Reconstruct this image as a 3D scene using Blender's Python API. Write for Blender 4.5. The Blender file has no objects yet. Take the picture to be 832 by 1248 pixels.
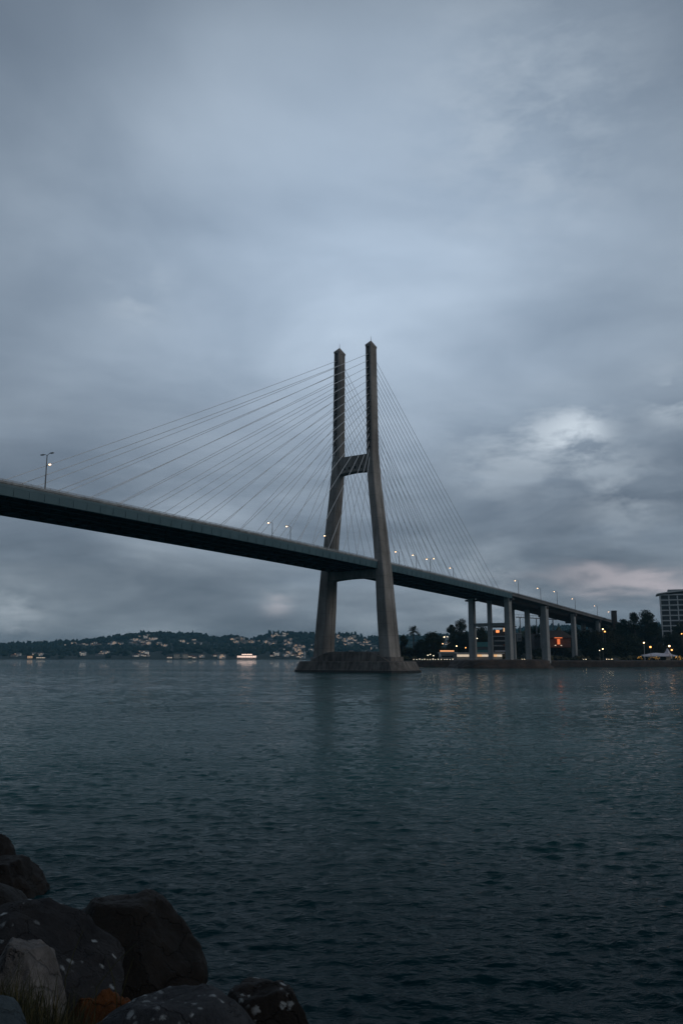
import bpy, bmesh, math, random
import numpy as np
from mathutils import Vector, noise
R=random.Random(7)
sc=bpy.context.scene; COL=sc.collection
rad=math.radians

# ---------------------------------------------------------------- camera
H=5.0; PITCH=math.atan(177/1000); CP,SP=math.cos(PITCH),math.sin(PITCH)
cam=bpy.data.cameras.new('camera'); co=bpy.data.objects.new('camera',cam); COL.objects.link(co)
cam.sensor_fit='VERTICAL'; cam.sensor_height=24; cam.sensor_width=24; cam.lens=24*1000/1248
cam.clip_start=.1; cam.clip_end=60000
co.location=(0,0,H); co.rotation_euler=(rad(90)+PITCH,0,0)
sc.camera=co
def at(px,py,Y):
    r=px-416;u=624-py
    x,y,z=r,1000*CP-u*SP,1000*SP+u*CP
    return Vector((x*Y/y,Y,H+z*Y/y))

# ---------------------------------------------------------------- materials
MATS={}
def nodes(name):
    m=bpy.data.materials.new(name); m.use_nodes=True
    nt=m.node_tree; b=nt.nodes['Principled BSDF']
    return m,nt,b
def N(nt,t,**k):
    n=nt.nodes.new(t)
    for a,v in k.items():
        if a in n.inputs.keys() and not hasattr(n,a): n.inputs[a].default_value=v
        else: setattr(n,a,v)
    return n
def noise_tex(nt,scale,detail=5,rough=.6,vec=None,scl=None):
    n=nt.nodes.new('ShaderNodeTexNoise'); n.inputs['Scale'].default_value=scale
    n.inputs['Detail'].default_value=detail; n.inputs['Roughness'].default_value=rough
    if vec is not None:
        if scl:
            mp=nt.nodes.new('ShaderNodeMapping'); mp.inputs['Scale'].default_value=scl
            nt.links.new(vec,mp.inputs['Vector']); vec=mp.outputs[0]
        nt.links.new(vec,n.inputs['Vector'])
    return n
def ramp(nt,fac,stops):
    r=nt.nodes.new('ShaderNodeValToRGB'); e=r.color_ramp.elements
    while len(e)<len(stops): e.new(.5)
    for i,(p,c) in enumerate(stops):
        e[i].position=p; e[i].color=(*c,1) if len(c)==3 else c
    nt.links.new(fac,r.inputs[0]); return r
def mixc(nt,fac,a,b,mode='MIX'):
    m=nt.nodes.new('ShaderNodeMix'); m.data_type='RGBA'; m.blend_type=mode
    for i,v in ((0,fac),(6,a),(7,b)):
        if isinstance(v,(int,float)): m.inputs[i].default_value=v
        elif isinstance(v,tuple): m.inputs[i].default_value=(*v,1)
        else: nt.links.new(v,m.inputs[i])
    return m.outputs[2]
def pos(nt,kind='Object'):
    if kind=='World': return nt.nodes.new('ShaderNodeNewGeometry').outputs['Position']
    return nt.nodes.new('ShaderNodeTexCoord').outputs['Object']
def bump(nt,b,h,strength,dist):
    bp=nt.nodes.new('ShaderNodeBump'); bp.inputs['Strength'].default_value=strength; bp.inputs['Distance'].default_value=dist
    nt.links.new(h,bp.inputs['Height']); nt.links.new(bp.outputs[0],b.inputs['Normal'])
def mottled(name,c1,c2,scale=.5,rough=.85,bd=.02,bs=.4,metal=0,scl=None,detail=6):
    m,nt,b=nodes(name); P=pos(nt)
    n=noise_tex(nt,scale,detail,.65,P,scl)
    r=ramp(nt,n.outputs[0],[(.3,c1),(.7,c2)])
    nt.links.new(r.outputs[0],b.inputs['Base Color'])
    b.inputs['Roughness'].default_value=rough; b.inputs['Metallic'].default_value=metal
    if bs: bump(nt,b,n.outputs[0],bs,bd)
    return m
def emit(name,c,s,base=(.3,.3,.3)):
    m,nt,b=nodes(name)
    b.inputs['Base Color'].default_value=(*base,1)
    b.inputs['Emission Color'].default_value=(*c,1); b.inputs['Emission Strength'].default_value=s
    n=noise_tex(nt,3,2,.5,pos(nt)); r=ramp(nt,n.outputs[0],[(0,tuple(x*.7 for x in c)),(1,c)])
    nt.links.new(r.outputs[0],b.inputs['Emission Color'])
    return m
def concrete(name,c1,c2,lift=4.0,stain=.6):
    m,nt,b=nodes(name); P=pos(nt)
    big=noise_tex(nt,.09,5,.6,P); fine=noise_tex(nt,1.6,8,.7,P); streak=noise_tex(nt,.9,5,.6,P,(1,1,.05))
    base=ramp(nt,big.outputs[0],[(.32,c1),(.68,c2)]).outputs[0]
    s=ramp(nt,streak.outputs[0],[(.35,(stain,stain*.97,stain*.93)),(.62,(1,1,1))]).outputs[0]
    c=mixc(nt,.85,base,s,'MULTIPLY')
    f=ramp(nt,fine.outputs[0],[(.3,(.75,.75,.75)),(.7,(1.12,1.12,1.12))]).outputs[0]
    c=mixc(nt,.7,c,f,'MULTIPLY')
    sx=nt.nodes.new('ShaderNodeSeparateXYZ'); nt.links.new(P,sx.inputs[0])
    md=nt.nodes.new('ShaderNodeMath'); md.operation='PINGPONG'; md.inputs[1].default_value=lift/2
    nt.links.new(sx.outputs[2],md.inputs[0])
    ln=ramp(nt,md.outputs[0],[(0,(.55,.55,.55)),(.035,(.6,.6,.6)),(.08,(1,1,1))]).outputs[0]
    c=mixc(nt,.7,c,ln,'MULTIPLY')
    nt.links.new(c,b.inputs['Base Color']); b.inputs['Roughness'].default_value=.9
    bump(nt,b,fine.outputs[0],.4,.05)
    return m
M={}
M['conc']=concrete('tower_concrete',(.18,.166,.152),(.345,.322,.298))
M['conc_cap']=concrete('footing_concrete',(.09,.077,.07),(.21,.19,.172),3,.35)
M['conc_pier']=concrete('pier_concrete',(.26,.27,.27),(.36,.365,.36),5,.7)
M['parapet']=concrete('parapet_concrete',(.26,.275,.28),(.38,.395,.40),50,.5)
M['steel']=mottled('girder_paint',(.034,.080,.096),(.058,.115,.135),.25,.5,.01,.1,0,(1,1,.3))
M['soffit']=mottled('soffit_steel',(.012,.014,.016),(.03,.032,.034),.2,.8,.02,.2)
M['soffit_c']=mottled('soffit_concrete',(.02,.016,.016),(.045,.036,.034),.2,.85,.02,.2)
M['viaduct']=concrete('viaduct_concrete',(.11,.11,.115),(.17,.165,.165),50,.6)
M['asphalt']=mottled('asphalt',(.035,.035,.037),(.06,.06,.06),2,.9)
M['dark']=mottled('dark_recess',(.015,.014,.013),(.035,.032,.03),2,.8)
M['rail']=mottled('rail_metal',(.25,.26,.27),(.35,.36,.36),2,.5,.01,.1,.6)
M['cable']=mottled('cable_sheath',(.66,.69,.72),(.78,.81,.84),.6,.45,.01,.1)
M['pole']=mottled('pole_metal',(.10,.105,.11),(.17,.175,.18),2,.5,.01,.1,.5)
M['lamp']=emit('lamp_glow',(1,.62,.33),8)
M['lampw']=emit('lamp_warm_glow',(1,.42,.11),4)
M['promlamp']=emit('promenade_glow',(1,.85,.62),3.5)
M['off']=mottled('lamp_glass_off',(.3,.3,.3),(.4,.4,.4),2,.3)
M['bark']=mottled('bark',(.035,.028,.02),(.08,.065,.05),3,.95,.03,.6,0,(1,1,.2))
M['grassy']=mottled('grass_ground',(.012,.018,.008),(.04,.05,.022),.3,.95,.1,.6)
M['hill']=mottled('hill_ground',(.010,.018,.013),(.025,.034,.022),.01,.95,1,.5)
M['rockwall']=mottled('sea_wall_stone',(.025,.018,.015),(.085,.058,.045),.35,.9,.1,.8)
M['white']=mottled('white_render',(.50,.51,.51),(.66,.66,.65),.4,.8,.01,.1)
M['cream']=mottled('cream_render',(.42,.38,.32),(.55,.50,.43),.4,.8,.01,.1)
M['grey']=mottled('grey_render',(.2,.21,.22),(.3,.31,.32),.4,.8,.01,.1)
M['roof']=mottled('roof_tiles',(.05,.045,.045),(.10,.085,.08),1,.85)
M['roofred']=mottled('roof_terracotta',(.15,.06,.04),(.24,.10,.065),1,.85)
M['teal']=mottled('teal_awning',(.03,.13,.14),(.05,.18,.19),.5,.7)
M['glass']=mottled('window_glass',(.012,.016,.02),(.03,.036,.042),.6,.12,.01,.0)
M['tent']=mottled('tent_canvas',(.42,.46,.55),(.55,.58,.66),.4,.7,.05,.2)
M['win']=emit('warm_window',(1,.58,.28),.9)
M['winw']=emit('white_window',(1,.82,.62),.8)
M['wino']=emit('orange_window',(1,.3,.08),1.6)
M['winy']=emit('yellow_strings',(1,.52,.10),3.2)
M['head']=emit('headlight_glow',(1,.80,.5),9)
M['car']=mottled('car_paint',(.06,.065,.07),(.09,.095,.10),3,.3,.01,0,.5)
M['tyre']=mottled('tyre_rubber',(.01,.01,.01),(.02,.02,.02),8,.9)
def leafmat(name,c1,c2,c3):
    m,nt,b=nodes(name)
    g=nt.nodes.new('ShaderNodeNewGeometry')
    r=ramp(nt,g.outputs['Random Per Island'],[(0,c1),(.55,c2),(1,c3)])
    nt.links.new(r.outputs[0],b.inputs['Base Color']); b.inputs['Roughness'].default_value=.75
    b.inputs['Specular IOR Level'].default_value=.25
    return m
M['leaf']=leafmat('dark_leaves',(.008,.013,.007),(.022,.03,.014),(.045,.055,.025))
M['leaf2']=leafmat('olive_leaves',(.012,.014,.008),(.03,.034,.016),(.055,.05,.025))
M['wood']=leafmat('hill_leaves',(.008,.018,.014),(.015,.030,.022),(.028,.045,.03))
M['blade']=leafmat('grass_blades',(.008,.011,.004),(.026,.030,.010),(.085,.07,.03))

# ---------------------------------------------------------------- mesh helpers
class MB:
    def __init__(s): s.v=[]; s.f=[]; s.mi=[]; s.mats=[]
    def m(s,mat):
        if mat not in s.mats: s.mats.append(mat)
        return s.mats.index(mat)
    def add(s,vs,fs,mat='_'):
        k=len(s.v); i=s.m(mat); s.v+=[tuple(v) for v in vs]
        for f in fs: s.f.append(tuple(k+j for j in f)); s.mi.append(i)
    def box(s,c,d,rz=0,mat='_',axes=None):
        X,Y,Z=axes or (Vector((math.cos(rz),math.sin(rz),0)),Vector((-math.sin(rz),math.cos(rz),0)),Vector((0,0,1)))
        c=Vector(c); vs=[c+X*(a*d[0]/2)+Y*(b*d[1]/2)+Z*(e*d[2]/2) for a,b,e in ((-1,-1,-1),(1,-1,-1),(1,1,-1),(-1,1,-1),(-1,-1,1),(1,-1,1),(1,1,1),(-1,1,1))]
        s.add(vs,[(0,3,2,1),(4,5,6,7),(0,1,5,4),(1,2,6,5),(2,3,7,6),(3,0,4,7)],mat)
    def tube(s,pts,rs,n=6,mat='_',cap=True):
        pts=[Vector(p) for p in pts]
        if isinstance(rs,(int,float)): rs=[rs]*len(pts)
        rings=[]
        for i,p in enumerate(pts):
            t=(pts[min(i+1,len(pts)-1)]-pts[max(i-1,0)]).normalized()
            a=t.cross(Vector((0,0,1)))
            if a.length<.05: a=t.cross(Vector((1,0,0)))
            a.normalize(); b=a.cross(t)
            rings.append([p+(a*math.cos(2*math.pi*k/n)+b*math.sin(2*math.pi*k/n))*rs[i] for k in range(n)])
        s.loft(rings,mat,cap)
    def loft(s,rings,mat='_',cap=True,closed=True):
        n=len(rings[0]); vs=[v for r in rings for v in r]; fs=[]
        for i in range(len(rings)-1):
            for k in range(n if closed else n-1):
                k2=(k+1)%n; fs.append((i*n+k,i*n+k2,(i+1)*n+k2,(i+1)*n+k))
        if cap: fs.append(tuple(range(n))[::-1]); fs.append(tuple((len(rings)-1)*n+k for k in range(n)))
        s.add(vs,fs,mat)
    def ball(s,c,r,mat='_',n=8,squash=1):
        c=Vector(c); rings=[]
        for i in range(1,n//2):
            a=math.pi*i/(n//2); rings.append([c+Vector((math.sin(a)*math.cos(2*math.pi*k/n)*r,math.sin(a)*math.sin(2*math.pi*k/n)*r,math.cos(a)*r*squash)) for k in range(n)])
        s.loft(rings,mat)
    def build(s,name,mat=None,parent=None,off=None,smooth=False):
        me=bpy.data.meshes.new(name)
        o=off if off is not None else (Vector(parent['base']) if parent is not None else None)
        vs=s.v if o is None else [(v[0]-o[0],v[1]-o[1],v[2]-o[2]) for v in s.v]
        me.from_pydata(vs,[],s.f); 
        for mm in s.mats: me.materials.append(M[mat] if mm=='_' else M[mm])
        if len(s.mats)>1: me.polygons.foreach_set('material_index',s.mi)
        if smooth: me.polygons.foreach_set('use_smooth',[True]*len(s.f))
        bm=bmesh.new(); bm.from_mesh(me); bmesh.ops.recalc_face_normals(bm,faces=bm.faces[:]); bm.to_mesh(me); bm.free()
        ob=bpy.data.objects.new(name,me); COL.objects.link(ob)
        if parent is not None: ob.parent=parent
        elif off is not None: ob.location=off
        return ob
def thing(name,label,cat,loc,group=None):
    o=bpy.data.objects.new(name,None); COL.objects.link(o); o.location=loc; o.empty_display_size=.1
    o['label']=label; o['category']=cat; o['base']=[float(x) for x in loc]
    if group: o['group']=group
    return o
def tag(o,label,cat,group=None):
    o['label']=label; o['category']=cat
    if group: o['group']=group
    return o
def struct(o,kind='structure'): o['kind']=kind; return o
def dup(root,loc,label=None,rz=0,scale=1,group=None):
    r=root.copy(); COL.objects.link(r); r.location=loc; r.rotation_euler=(0,0,rz); r.scale=(scale,)*3 if isinstance(scale,(int,float)) else scale
    if label: r['label']=label
    if group: r['group']=group
    for ch in list(root.children):
        c=ch.copy(); COL.objects.link(c); c.parent=r
        for g in list(ch.children):
            e=g.copy(); COL.objects.link(e); e.parent=c
    return r
def np_mesh(name,V,F,mat,smooth=False):
    me=bpy.data.meshes.new(name); nv=len(V); nf=len(F); k=F.shape[1]
    me.vertices.add(nv); me.vertices.foreach_set('co',np.ascontiguousarray(V,dtype=np.float32).ravel())
    me.loops.add(nf*k); me.loops.foreach_set('vertex_index',np.ascontiguousarray(F,dtype=np.int32).ravel())
    me.polygons.add(nf); me.polygons.foreach_set('loop_start',np.arange(0,nf*k,k,dtype=np.int32))
    me.polygons.foreach_set('use_smooth',[smooth]*nf)
    me.materials.append(mat); me.update(calc_edges=True); me.validate()
    o=bpy.data.objects.new(name,me); COL.objects.link(o); return o
def grid_faces(nr,ncol):
    i,j=np.meshgrid(np.arange(nr-1),np.arange(ncol-1),indexing='ij'); a=(i*ncol+j).ravel()
    return np.stack([a,a+1,a+ncol+1,a+ncol],1)

# ---------------------------------------------------------------- bridge frame
AZ=rad(32.7); D=Vector((math.sin(AZ),math.cos(AZ),0)); C=Vector((D.y,-D.x,0)); P0=Vector((-64,157,0)); UP=Vector((0,0,1))
def B(s,w,z): return P0+D*s+C*w+UP*z
K=[(-170,38.3),(-50,38.8),(0,39),(50,38.8),(100,38.35),(144,37.7),(190,36.75),(250,35.25),(281,34.3),(327,32.6),(381,30.5),(430,28.6),(480,26.5),(560,23)]
def zt(s):
    if s<=K[0][0]: return K[0][1]
    for i,((a,b),(c,d)) in enumerate(zip(K,K[1:])):
        if a<=s<=c:
            m0=(d-K[i-1][1])/(c-K[i-1][0]) if i else (d-b)/(c-a)
            m1=(K[i+2][1]-b)/(K[i+2][0]-a) if i+2<len(K) else (d-b)/(c-a)
            h=c-a;t=(s-a)/h
            return (2*t**3-3*t*t+1)*b+(t**3-2*t*t+t)*h*m0+(-2*t**3+3*t*t)*d+(t**3-t*t)*h*m1
    return K[-1][1]
def sweep(mb,prof,s0,s1,ds=6,mat='_'):
    n=max(1,round((s1-s0)/ds)); rings=[]
    for i in range(n+1):
        s=s0+(s1-s0)*i/n; z=zt(s); rings.append([B(s,w,z+dz) for w,dz in prof])
    mb.loft(rings,mat)

TS=144.0; WC=-10.5
bridge=thing('cable_stayed_bridge','long cable-stayed bridge with twin-legged concrete tower and pale cables crossing the water','bridge',B(TS,WC,0))
viaduct=thing('approach_viaduct','concrete approach viaduct on tall columns continuing the bridge down to the wooded shore','viaduct',B(300,WC,0))
S0,SJ,S1=-170,264,545
W0,W1=0,-21
def both(parent,s0,s1,steel):
    # deck slab
    m=MB(); sweep(m,[(W1+.35,-1.1),(W0-.35,-1.1),(W0-.35,-1.45),(W1+.35,-1.45)],s0,s1); m.build('deck','asphalt',parent)
    for w,sg in ((W0,1),(W1,-1)):
        m=MB(); sweep(m,[(w-.35*sg,-.35),(w,-.35),(w+.12*sg,-.45),(w+.12*sg,-.82),(w-.05*sg,-.9),(w-.05*sg,-1.5),(w-.35*sg,-1.5)],s0,s1); m.build('parapet','parapet' if steel else 'viaduct',parent)
        m=MB()
        for dz in (0,-.17): sweep(m,[(w-.10*sg,dz),(w-.20*sg,dz),(w-.20*sg,dz-.06),(w-.10*sg,dz-.06)],s0,s1)
        s=s0+.5
        while s<s1:
            m.box(B(s,w-.15*sg,zt(s)-.19),(.09,.09,.36),math.atan2(D.y,D.x)); s+=2.2
        m.build('railing','rail',parent)
        m=MB()
        if steel:
            sweep(m,[(w-.04*sg,-1.0),(w+.02*sg,-1.0),(w+.02*sg,-1.5),(w+.0*sg,-1.52),(w-.10*sg,-3.05),(w-.2*sg,-3.05),(w-.5*sg,-3.1),(w-.5*sg,-1.5)],s0,s1)
            sweep(m,[(w-.15*sg,-3.10),(w+.06*sg,-3.10),(w+.06*sg,-3.2),(w-.7*sg,-3.2),(w-.7*sg,-3.10)],s0,s1)
            q=s0+1
            while q<s1-1: m.box(B(q,w+.0*sg,zt(q)-2.28),(.09,.10,1.45),math.atan2(D.y,D.x)); q+=3.6
            m.build('edge_girder','steel',parent)
        else:
            sweep(m,[(w-.35*sg,-1.5),(w-.08*sg,-1.5),(w-.08*sg,-1.95),(w-2.2*sg,-2.3),(w-2.2*sg,-1.5)],s0,s1)
            m.build('edge_beam','viaduct',parent)
    m=MB()
    if steel:
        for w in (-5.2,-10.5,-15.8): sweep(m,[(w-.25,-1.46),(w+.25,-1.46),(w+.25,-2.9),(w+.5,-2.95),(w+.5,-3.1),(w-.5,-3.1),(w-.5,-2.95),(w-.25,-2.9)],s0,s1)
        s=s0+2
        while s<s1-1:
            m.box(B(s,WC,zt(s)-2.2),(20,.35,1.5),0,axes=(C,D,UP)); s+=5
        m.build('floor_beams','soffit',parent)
    else:
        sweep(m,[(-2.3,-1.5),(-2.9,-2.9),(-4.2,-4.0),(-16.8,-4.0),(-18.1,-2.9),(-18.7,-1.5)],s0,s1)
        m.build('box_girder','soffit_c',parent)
both(bridge,S0,SJ-.15,True); both(viaduct,SJ+.15,S1,False)

# tower legs
KN=[(3.2,13.45,4.2,7.4),(21,12.0,3.8,6.8),(34,11.1,3.35,6.1),(46,9.95,3.0,5.7),(60,8.35,2.8,5.3),(66,7.75,2.75,5.1),(73.5,7.2,2.7,4.9),(76,7.1,2.5,4.6),(95,6.9,2.4,4.4),(114.6,6.7,2.3,4.2)]
def kn(z):
    for a,b in zip(KN,KN[1:]):
        if a[0]<=z<=b[0]:
            t=(z-a[0])/(b[0]-a[0]); return [a[i]+(b[i]-a[i])*t for i in range(1,4)]
    return list(KN[-1][1:])
ZTOP0,ZTOP1=111.8,75.0
for sg in (1,-1):
    m=MB(); rings=[]
    zs=[k[0] for k in KN]; zs=sorted(set(zs+[75.9,76.01]))
    for z in zs:
        o,b,a=kn(z); wc=WC+sg*o; nd=.75 if z>76 else .03; nw=b*.22; ch=.22; rb=a*.16; rd=.16
        prof=[(-b/2+ch,-a/2),(-nw,-a/2),(-nw,-a/2+nd),(nw,-a/2+nd),(nw,-a/2),(b/2-ch,-a/2),(b/2,-a/2+ch),
              (b/2,-rb),(b/2-rd,-rb+.1),(b/2-rd,rb-.1),(b/2,rb),
              (b/2,a/2-ch),(b/2-ch,a/2),(nw,a/2),(nw,a/2-nd),(-nw,a/2-nd),(-nw,a/2),(-b/2+ch,a/2),(-b/2,a/2-ch),
              (-b/2,rb),(-b/2+rd,rb-.1),(-b/2+rd,-rb+.1),(-b/2,-rb),(-b/2,-a/2+ch)]
        rings.append([B(TS+q,wc+p,z) for p,q in prof])
    m.loft(rings)
    leg=m.build('tower_leg','conc',bridge)
    o,b,a=kn(114.6); wc=WC+sg*o
    m=MB()
    def rect(z,k,o_=0): return [B(TS+q*a/2*k,wc+p*b/2*k,z) for p,q in ((-1,-1),(1,-1),(1,1),(-1,1))]
    m.loft([rect(114.6,1.0),rect(115.3,1.04),rect(117.2,.10)]); m.tube([B(TS,wc,117.1),B(TS,wc,118.9)],[.11,.05])
    cp=m.build('cap','conc',leg,off=Vector(bridge['base']))
    cp.location=(0,0,0)
    m=MB()
    for i in range(16):
        z=ZTOP0+(ZTOP1-ZTOP0)*i/15; o,b,a=kn(z); wc=WC+sg*o
        for q in (-1,1):
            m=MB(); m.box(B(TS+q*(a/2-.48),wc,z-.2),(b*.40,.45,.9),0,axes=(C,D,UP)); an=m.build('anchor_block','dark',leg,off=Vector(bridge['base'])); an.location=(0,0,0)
# cross beams (arched soffits)
def beam(z0,z1,arch,ds,mat):
    m=MB(); rings=[]; n=14
    zc=(z0+z1)/2; o,b,a=kn(zc); L=o-b/2+.3
    for i in range(n+1):
        t=-1+2*i/n; w=WC+t*L; up=arch*(1-t*t)
        rings.append([B(TS-ds/2,w,z0+up),B(TS+ds/2,w,z0+up),B(TS+ds/2,w,z1),B(TS-ds/2,w,z1)])
    m.loft(rings); return m.build('cross_beam',mat,bridge)
beam(69.0,75.2,.45,3.4,'conc'); beam(31.2,34.3,.6,4.6,'conc')
m=MB()
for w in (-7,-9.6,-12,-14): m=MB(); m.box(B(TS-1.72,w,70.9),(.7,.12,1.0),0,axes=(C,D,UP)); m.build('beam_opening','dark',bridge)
# footing
def hexa(wh,sh,pt,z,wc=WC):
    return [B(TS+q,wc+p,z) for p,q in ((-wh,-sh*.55),(-wh+pt,-sh),(wh-pt,-sh),(wh,-sh*.55),(wh,sh*.55),(wh-pt,sh),(-wh+pt,sh),(-wh,sh*.55))]
m=MB(); m.loft([hexa(22.2,9.0,3.4,-3),hexa(22.2,9.0,3.4,.75),hexa(21.8,8.7,3.4,.9),hexa(20.6,8.0,3.2,3.5),hexa(20.3,7.7,3.2,3.65)]); fo=m.build('footing','conc_cap',bridge)
m=MB(); m.loft([hexa(22.26,9.06,3.4,-.3),hexa(22.24,9.04,3.4,.72)],cap=False); 
M['tide']=mottled('tide_band',(.006,.006,.005),(.022,.017,.012),.8,.4,.05,.6)
tb=m.build('tide_band','tide',fo,off=Vector(bridge['base'])); tb.location=(0,0,0)
m=MB()
m.loft([[B(TS+q,WC+p,3.7) for p,q in ((-15.5,-5.2),(15.5,-5.2),(15.5,5.2),(-15.5,5.2))],[B(TS+q,WC+p,4.9) for p,q in ((-13.2,-5.0),(13.0,-5.0),(13.0,5.0),(-13.2,5.0))],[B(TS+q,WC+p,6.6) for p,q in ((-9.0,-4.6),(9.0,-4.6),(9.0,4.6),(-9.0,4.6))],[B(TS+q,WC+p,6.9) for p,q in ((-6,-4.4),(6,-4.4),(6,4.4),(-6,4.4))]])
m.build('footing_block','conc_cap',bridge)
for sg in (1,-1):
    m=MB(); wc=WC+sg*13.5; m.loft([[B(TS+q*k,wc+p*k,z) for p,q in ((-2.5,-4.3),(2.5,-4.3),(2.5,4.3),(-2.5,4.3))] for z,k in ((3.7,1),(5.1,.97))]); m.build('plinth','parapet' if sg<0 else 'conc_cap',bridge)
# cables
LS=[.5+ i*8.55 for i in range(16)]; RS=[251.4-i*6.35 for i in range(16)]
for sg,we in ((1,-.75),(-1,-20.25)):
    for side,SS in ((-1,LS),(1,RS)):
        for i in range(16):
            z=ZTOP0+(ZTOP1-ZTOP0)*i/15; o,b,a=kn(z)
            A=B(TS+side*(a/2-.4),WC+sg*o,z); E=B(SS[i],we,zt(SS[i])-1.0)
            L=(A-E).length; n=10; pts=[]
            for k in range(n+1):
                t=k/n; p=A.lerp(E,t); p.z-=4*t*(1-t)*L*.0042; pts.append(p)
            m=MB(); m.tube(pts,.075,5)
            q=pts[-1].lerp(pts[-2],.22); m.tube([pts[-1],q],.10,6)
            m.build('stay_cable','cable',bridge,smooth=True)
# viaduct bents
def pier(s,w,b,a,z0=2.0,parent=viaduct,flare=True):
    z1=zt(s)-3.9 if -18.5<w<-2.5 else zt(s)-2.6
    m=MB(); r=[]
    for z,k in ((z0,1.14),(z0+6,1.10),(z1-2.5,1.0),(z1,1.05)):
        c=.18
        r.append([B(s+q*a/2*k,w+p*b/2*k,z) for p,q in ((-1+c,-1),(1-c,-1),(1,-1+c),(1,1-c),(1-c,1),(-1+c,1),(-1,1-c),(-1,-1+c))])
    m.loft(r); return m.build('pier','conc_pier',parent)
PIERS=[(262,-1.6,2.6,3.3),(262,-10.6,1.7,2.1),(262,-19.4,2.6,3.0),
       (312,-1.6,3.0,3.8),(312,-10.8,2.1,2.6),(312,-19.4,2.8,3.2),
       (359.5,-1.6,2.2,2.8),(359.5,-19.4,2.2,2.8),(408,-1.6,2.2,2.8),(408,-10.5,2.2,2.8),(456,-1.6,2.2,2.8),(456,-19.4,2.2,2.8)]
for p in PIERS: pier(*p)
for s in (262,312,359.5,408,456):
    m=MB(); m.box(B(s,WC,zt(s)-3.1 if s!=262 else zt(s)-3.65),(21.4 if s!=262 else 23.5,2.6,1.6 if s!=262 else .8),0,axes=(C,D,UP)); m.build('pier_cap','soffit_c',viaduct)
m=MB(); m.box(B(262,-10.5,19.8),(15.6,1.4,1.5),0,axes=(C,D,UP)); m.build('tie_beam','conc_pier',viaduct)
m=MB(); m.loft([[B(s,w,z) for s,w in ((538,3),(575,3),(575,-24),(538,-24))] for z in (0,22.5)]); m.build('abutment','viaduct',viaduct)

# street lamps on the bridge
def lamp(px,py,w,hgt,kind,label):
    # nearest s whose base projects at px
    best=None
    for k in range(0,5000):
        s=k*.1; p=B(s,w,0)
        e=abs(p.x/p.y*(1000*CP-(624-py)*SP)-(px-416))
        if best is None or e<best[0]: best=(e,s)
    s=best[1]; base=B(s,w,zt(s)-1.1)
    t=thing('street_lamp',label,'street lamp',base,'street lamps along the bridge deck')
    m=MB(); top=base+UP*hgt; m.tube([base,top],[.16,.09],6); m.tube([base,base+UP*.4],.24,6); m.build('pole','pole',t)
    m=MB()
    for sg in ((-1,) if kind=='single' else (-1,1)):
        g=MB(); e=top+C*sg*1.3+UP*.25; m.tube([top-UP*.1,top+C*sg*.6+UP*.2,e],.055,5); m.box(e+C*sg*.2,(.95,.36,.16),0,axes=(C,D,UP))
        if kind!='off': g.box(e+C*sg*.2-UP*.15,(.40,.26,.15),0,axes=(C,D,UP))
        else: g.box(e+C*sg*.2-UP*.11,(.6,.26,.06),0,axes=(C,D,UP))
        g.build('lamp_head','lamp' if kind!='off' else 'off',t)
    if kind=='off':
        e=base+UP*(hgt-2.2); m.tube([e,e+C*.9+UP*.12],.045,5); g=MB(); g.box(e+C*1.05+UP*.06,(.42,.22,.13),0,axes=(C,D,UP)); g.build('side_light','lamp',t)
    m.build('arm','pole',t)
LM=[(58,553,-.7,8.0,'off','slim double-headed lamp with a small warm side light, over the outermost cable anchors'),
 (332,637,-10.50,7.6,'single','lit lamp on the deck, farther of the pair from the tower on the cable side'),
 (354,641,-10.50,7.8,'single','lit lamp on the deck between the other lamp of its pair and the tower'),
 (400,652,-10.5,7.8,'single','warm lit lamp close against the shaded tower leg above the deck'),
 (486,672,-10.50,8.5,'single','first lit lamp past the nearer tower leg among the descending cables'),
 (507,675,-10.5,9.0,'single','faint lit lamp second past the tower leg among the cables'),
 (524,681,-.7,5.9,'double','lit twin-headed lamp in the middle of the cable fan beyond the tower'),
 (552,691,-10.5,7.8,'single','small lit lamp near the foot of the last few cables'),
 (631,707,-.7,7.2,'single','tall lit lamp over the joint where the viaduct begins'),
 (658,717,-.7,6.8,'single','second lit lamp along the viaduct after the joint'),
 (678,721,-.7,7.8,'single','third lit lamp along the viaduct, tall pole'),
 (700,730,-.7,7.0,'single','fourth lit lamp along the viaduct, before the last visible two'),
 (727,738,-.7,7.0,'single','lit lamp on the viaduct just before the dark slab tower'),
 (744,746,-.7,6.0,'double','lit twin-headed lamp on the viaduct beside the dark slab tower')]
for l in LM: lamp(*l)

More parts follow.
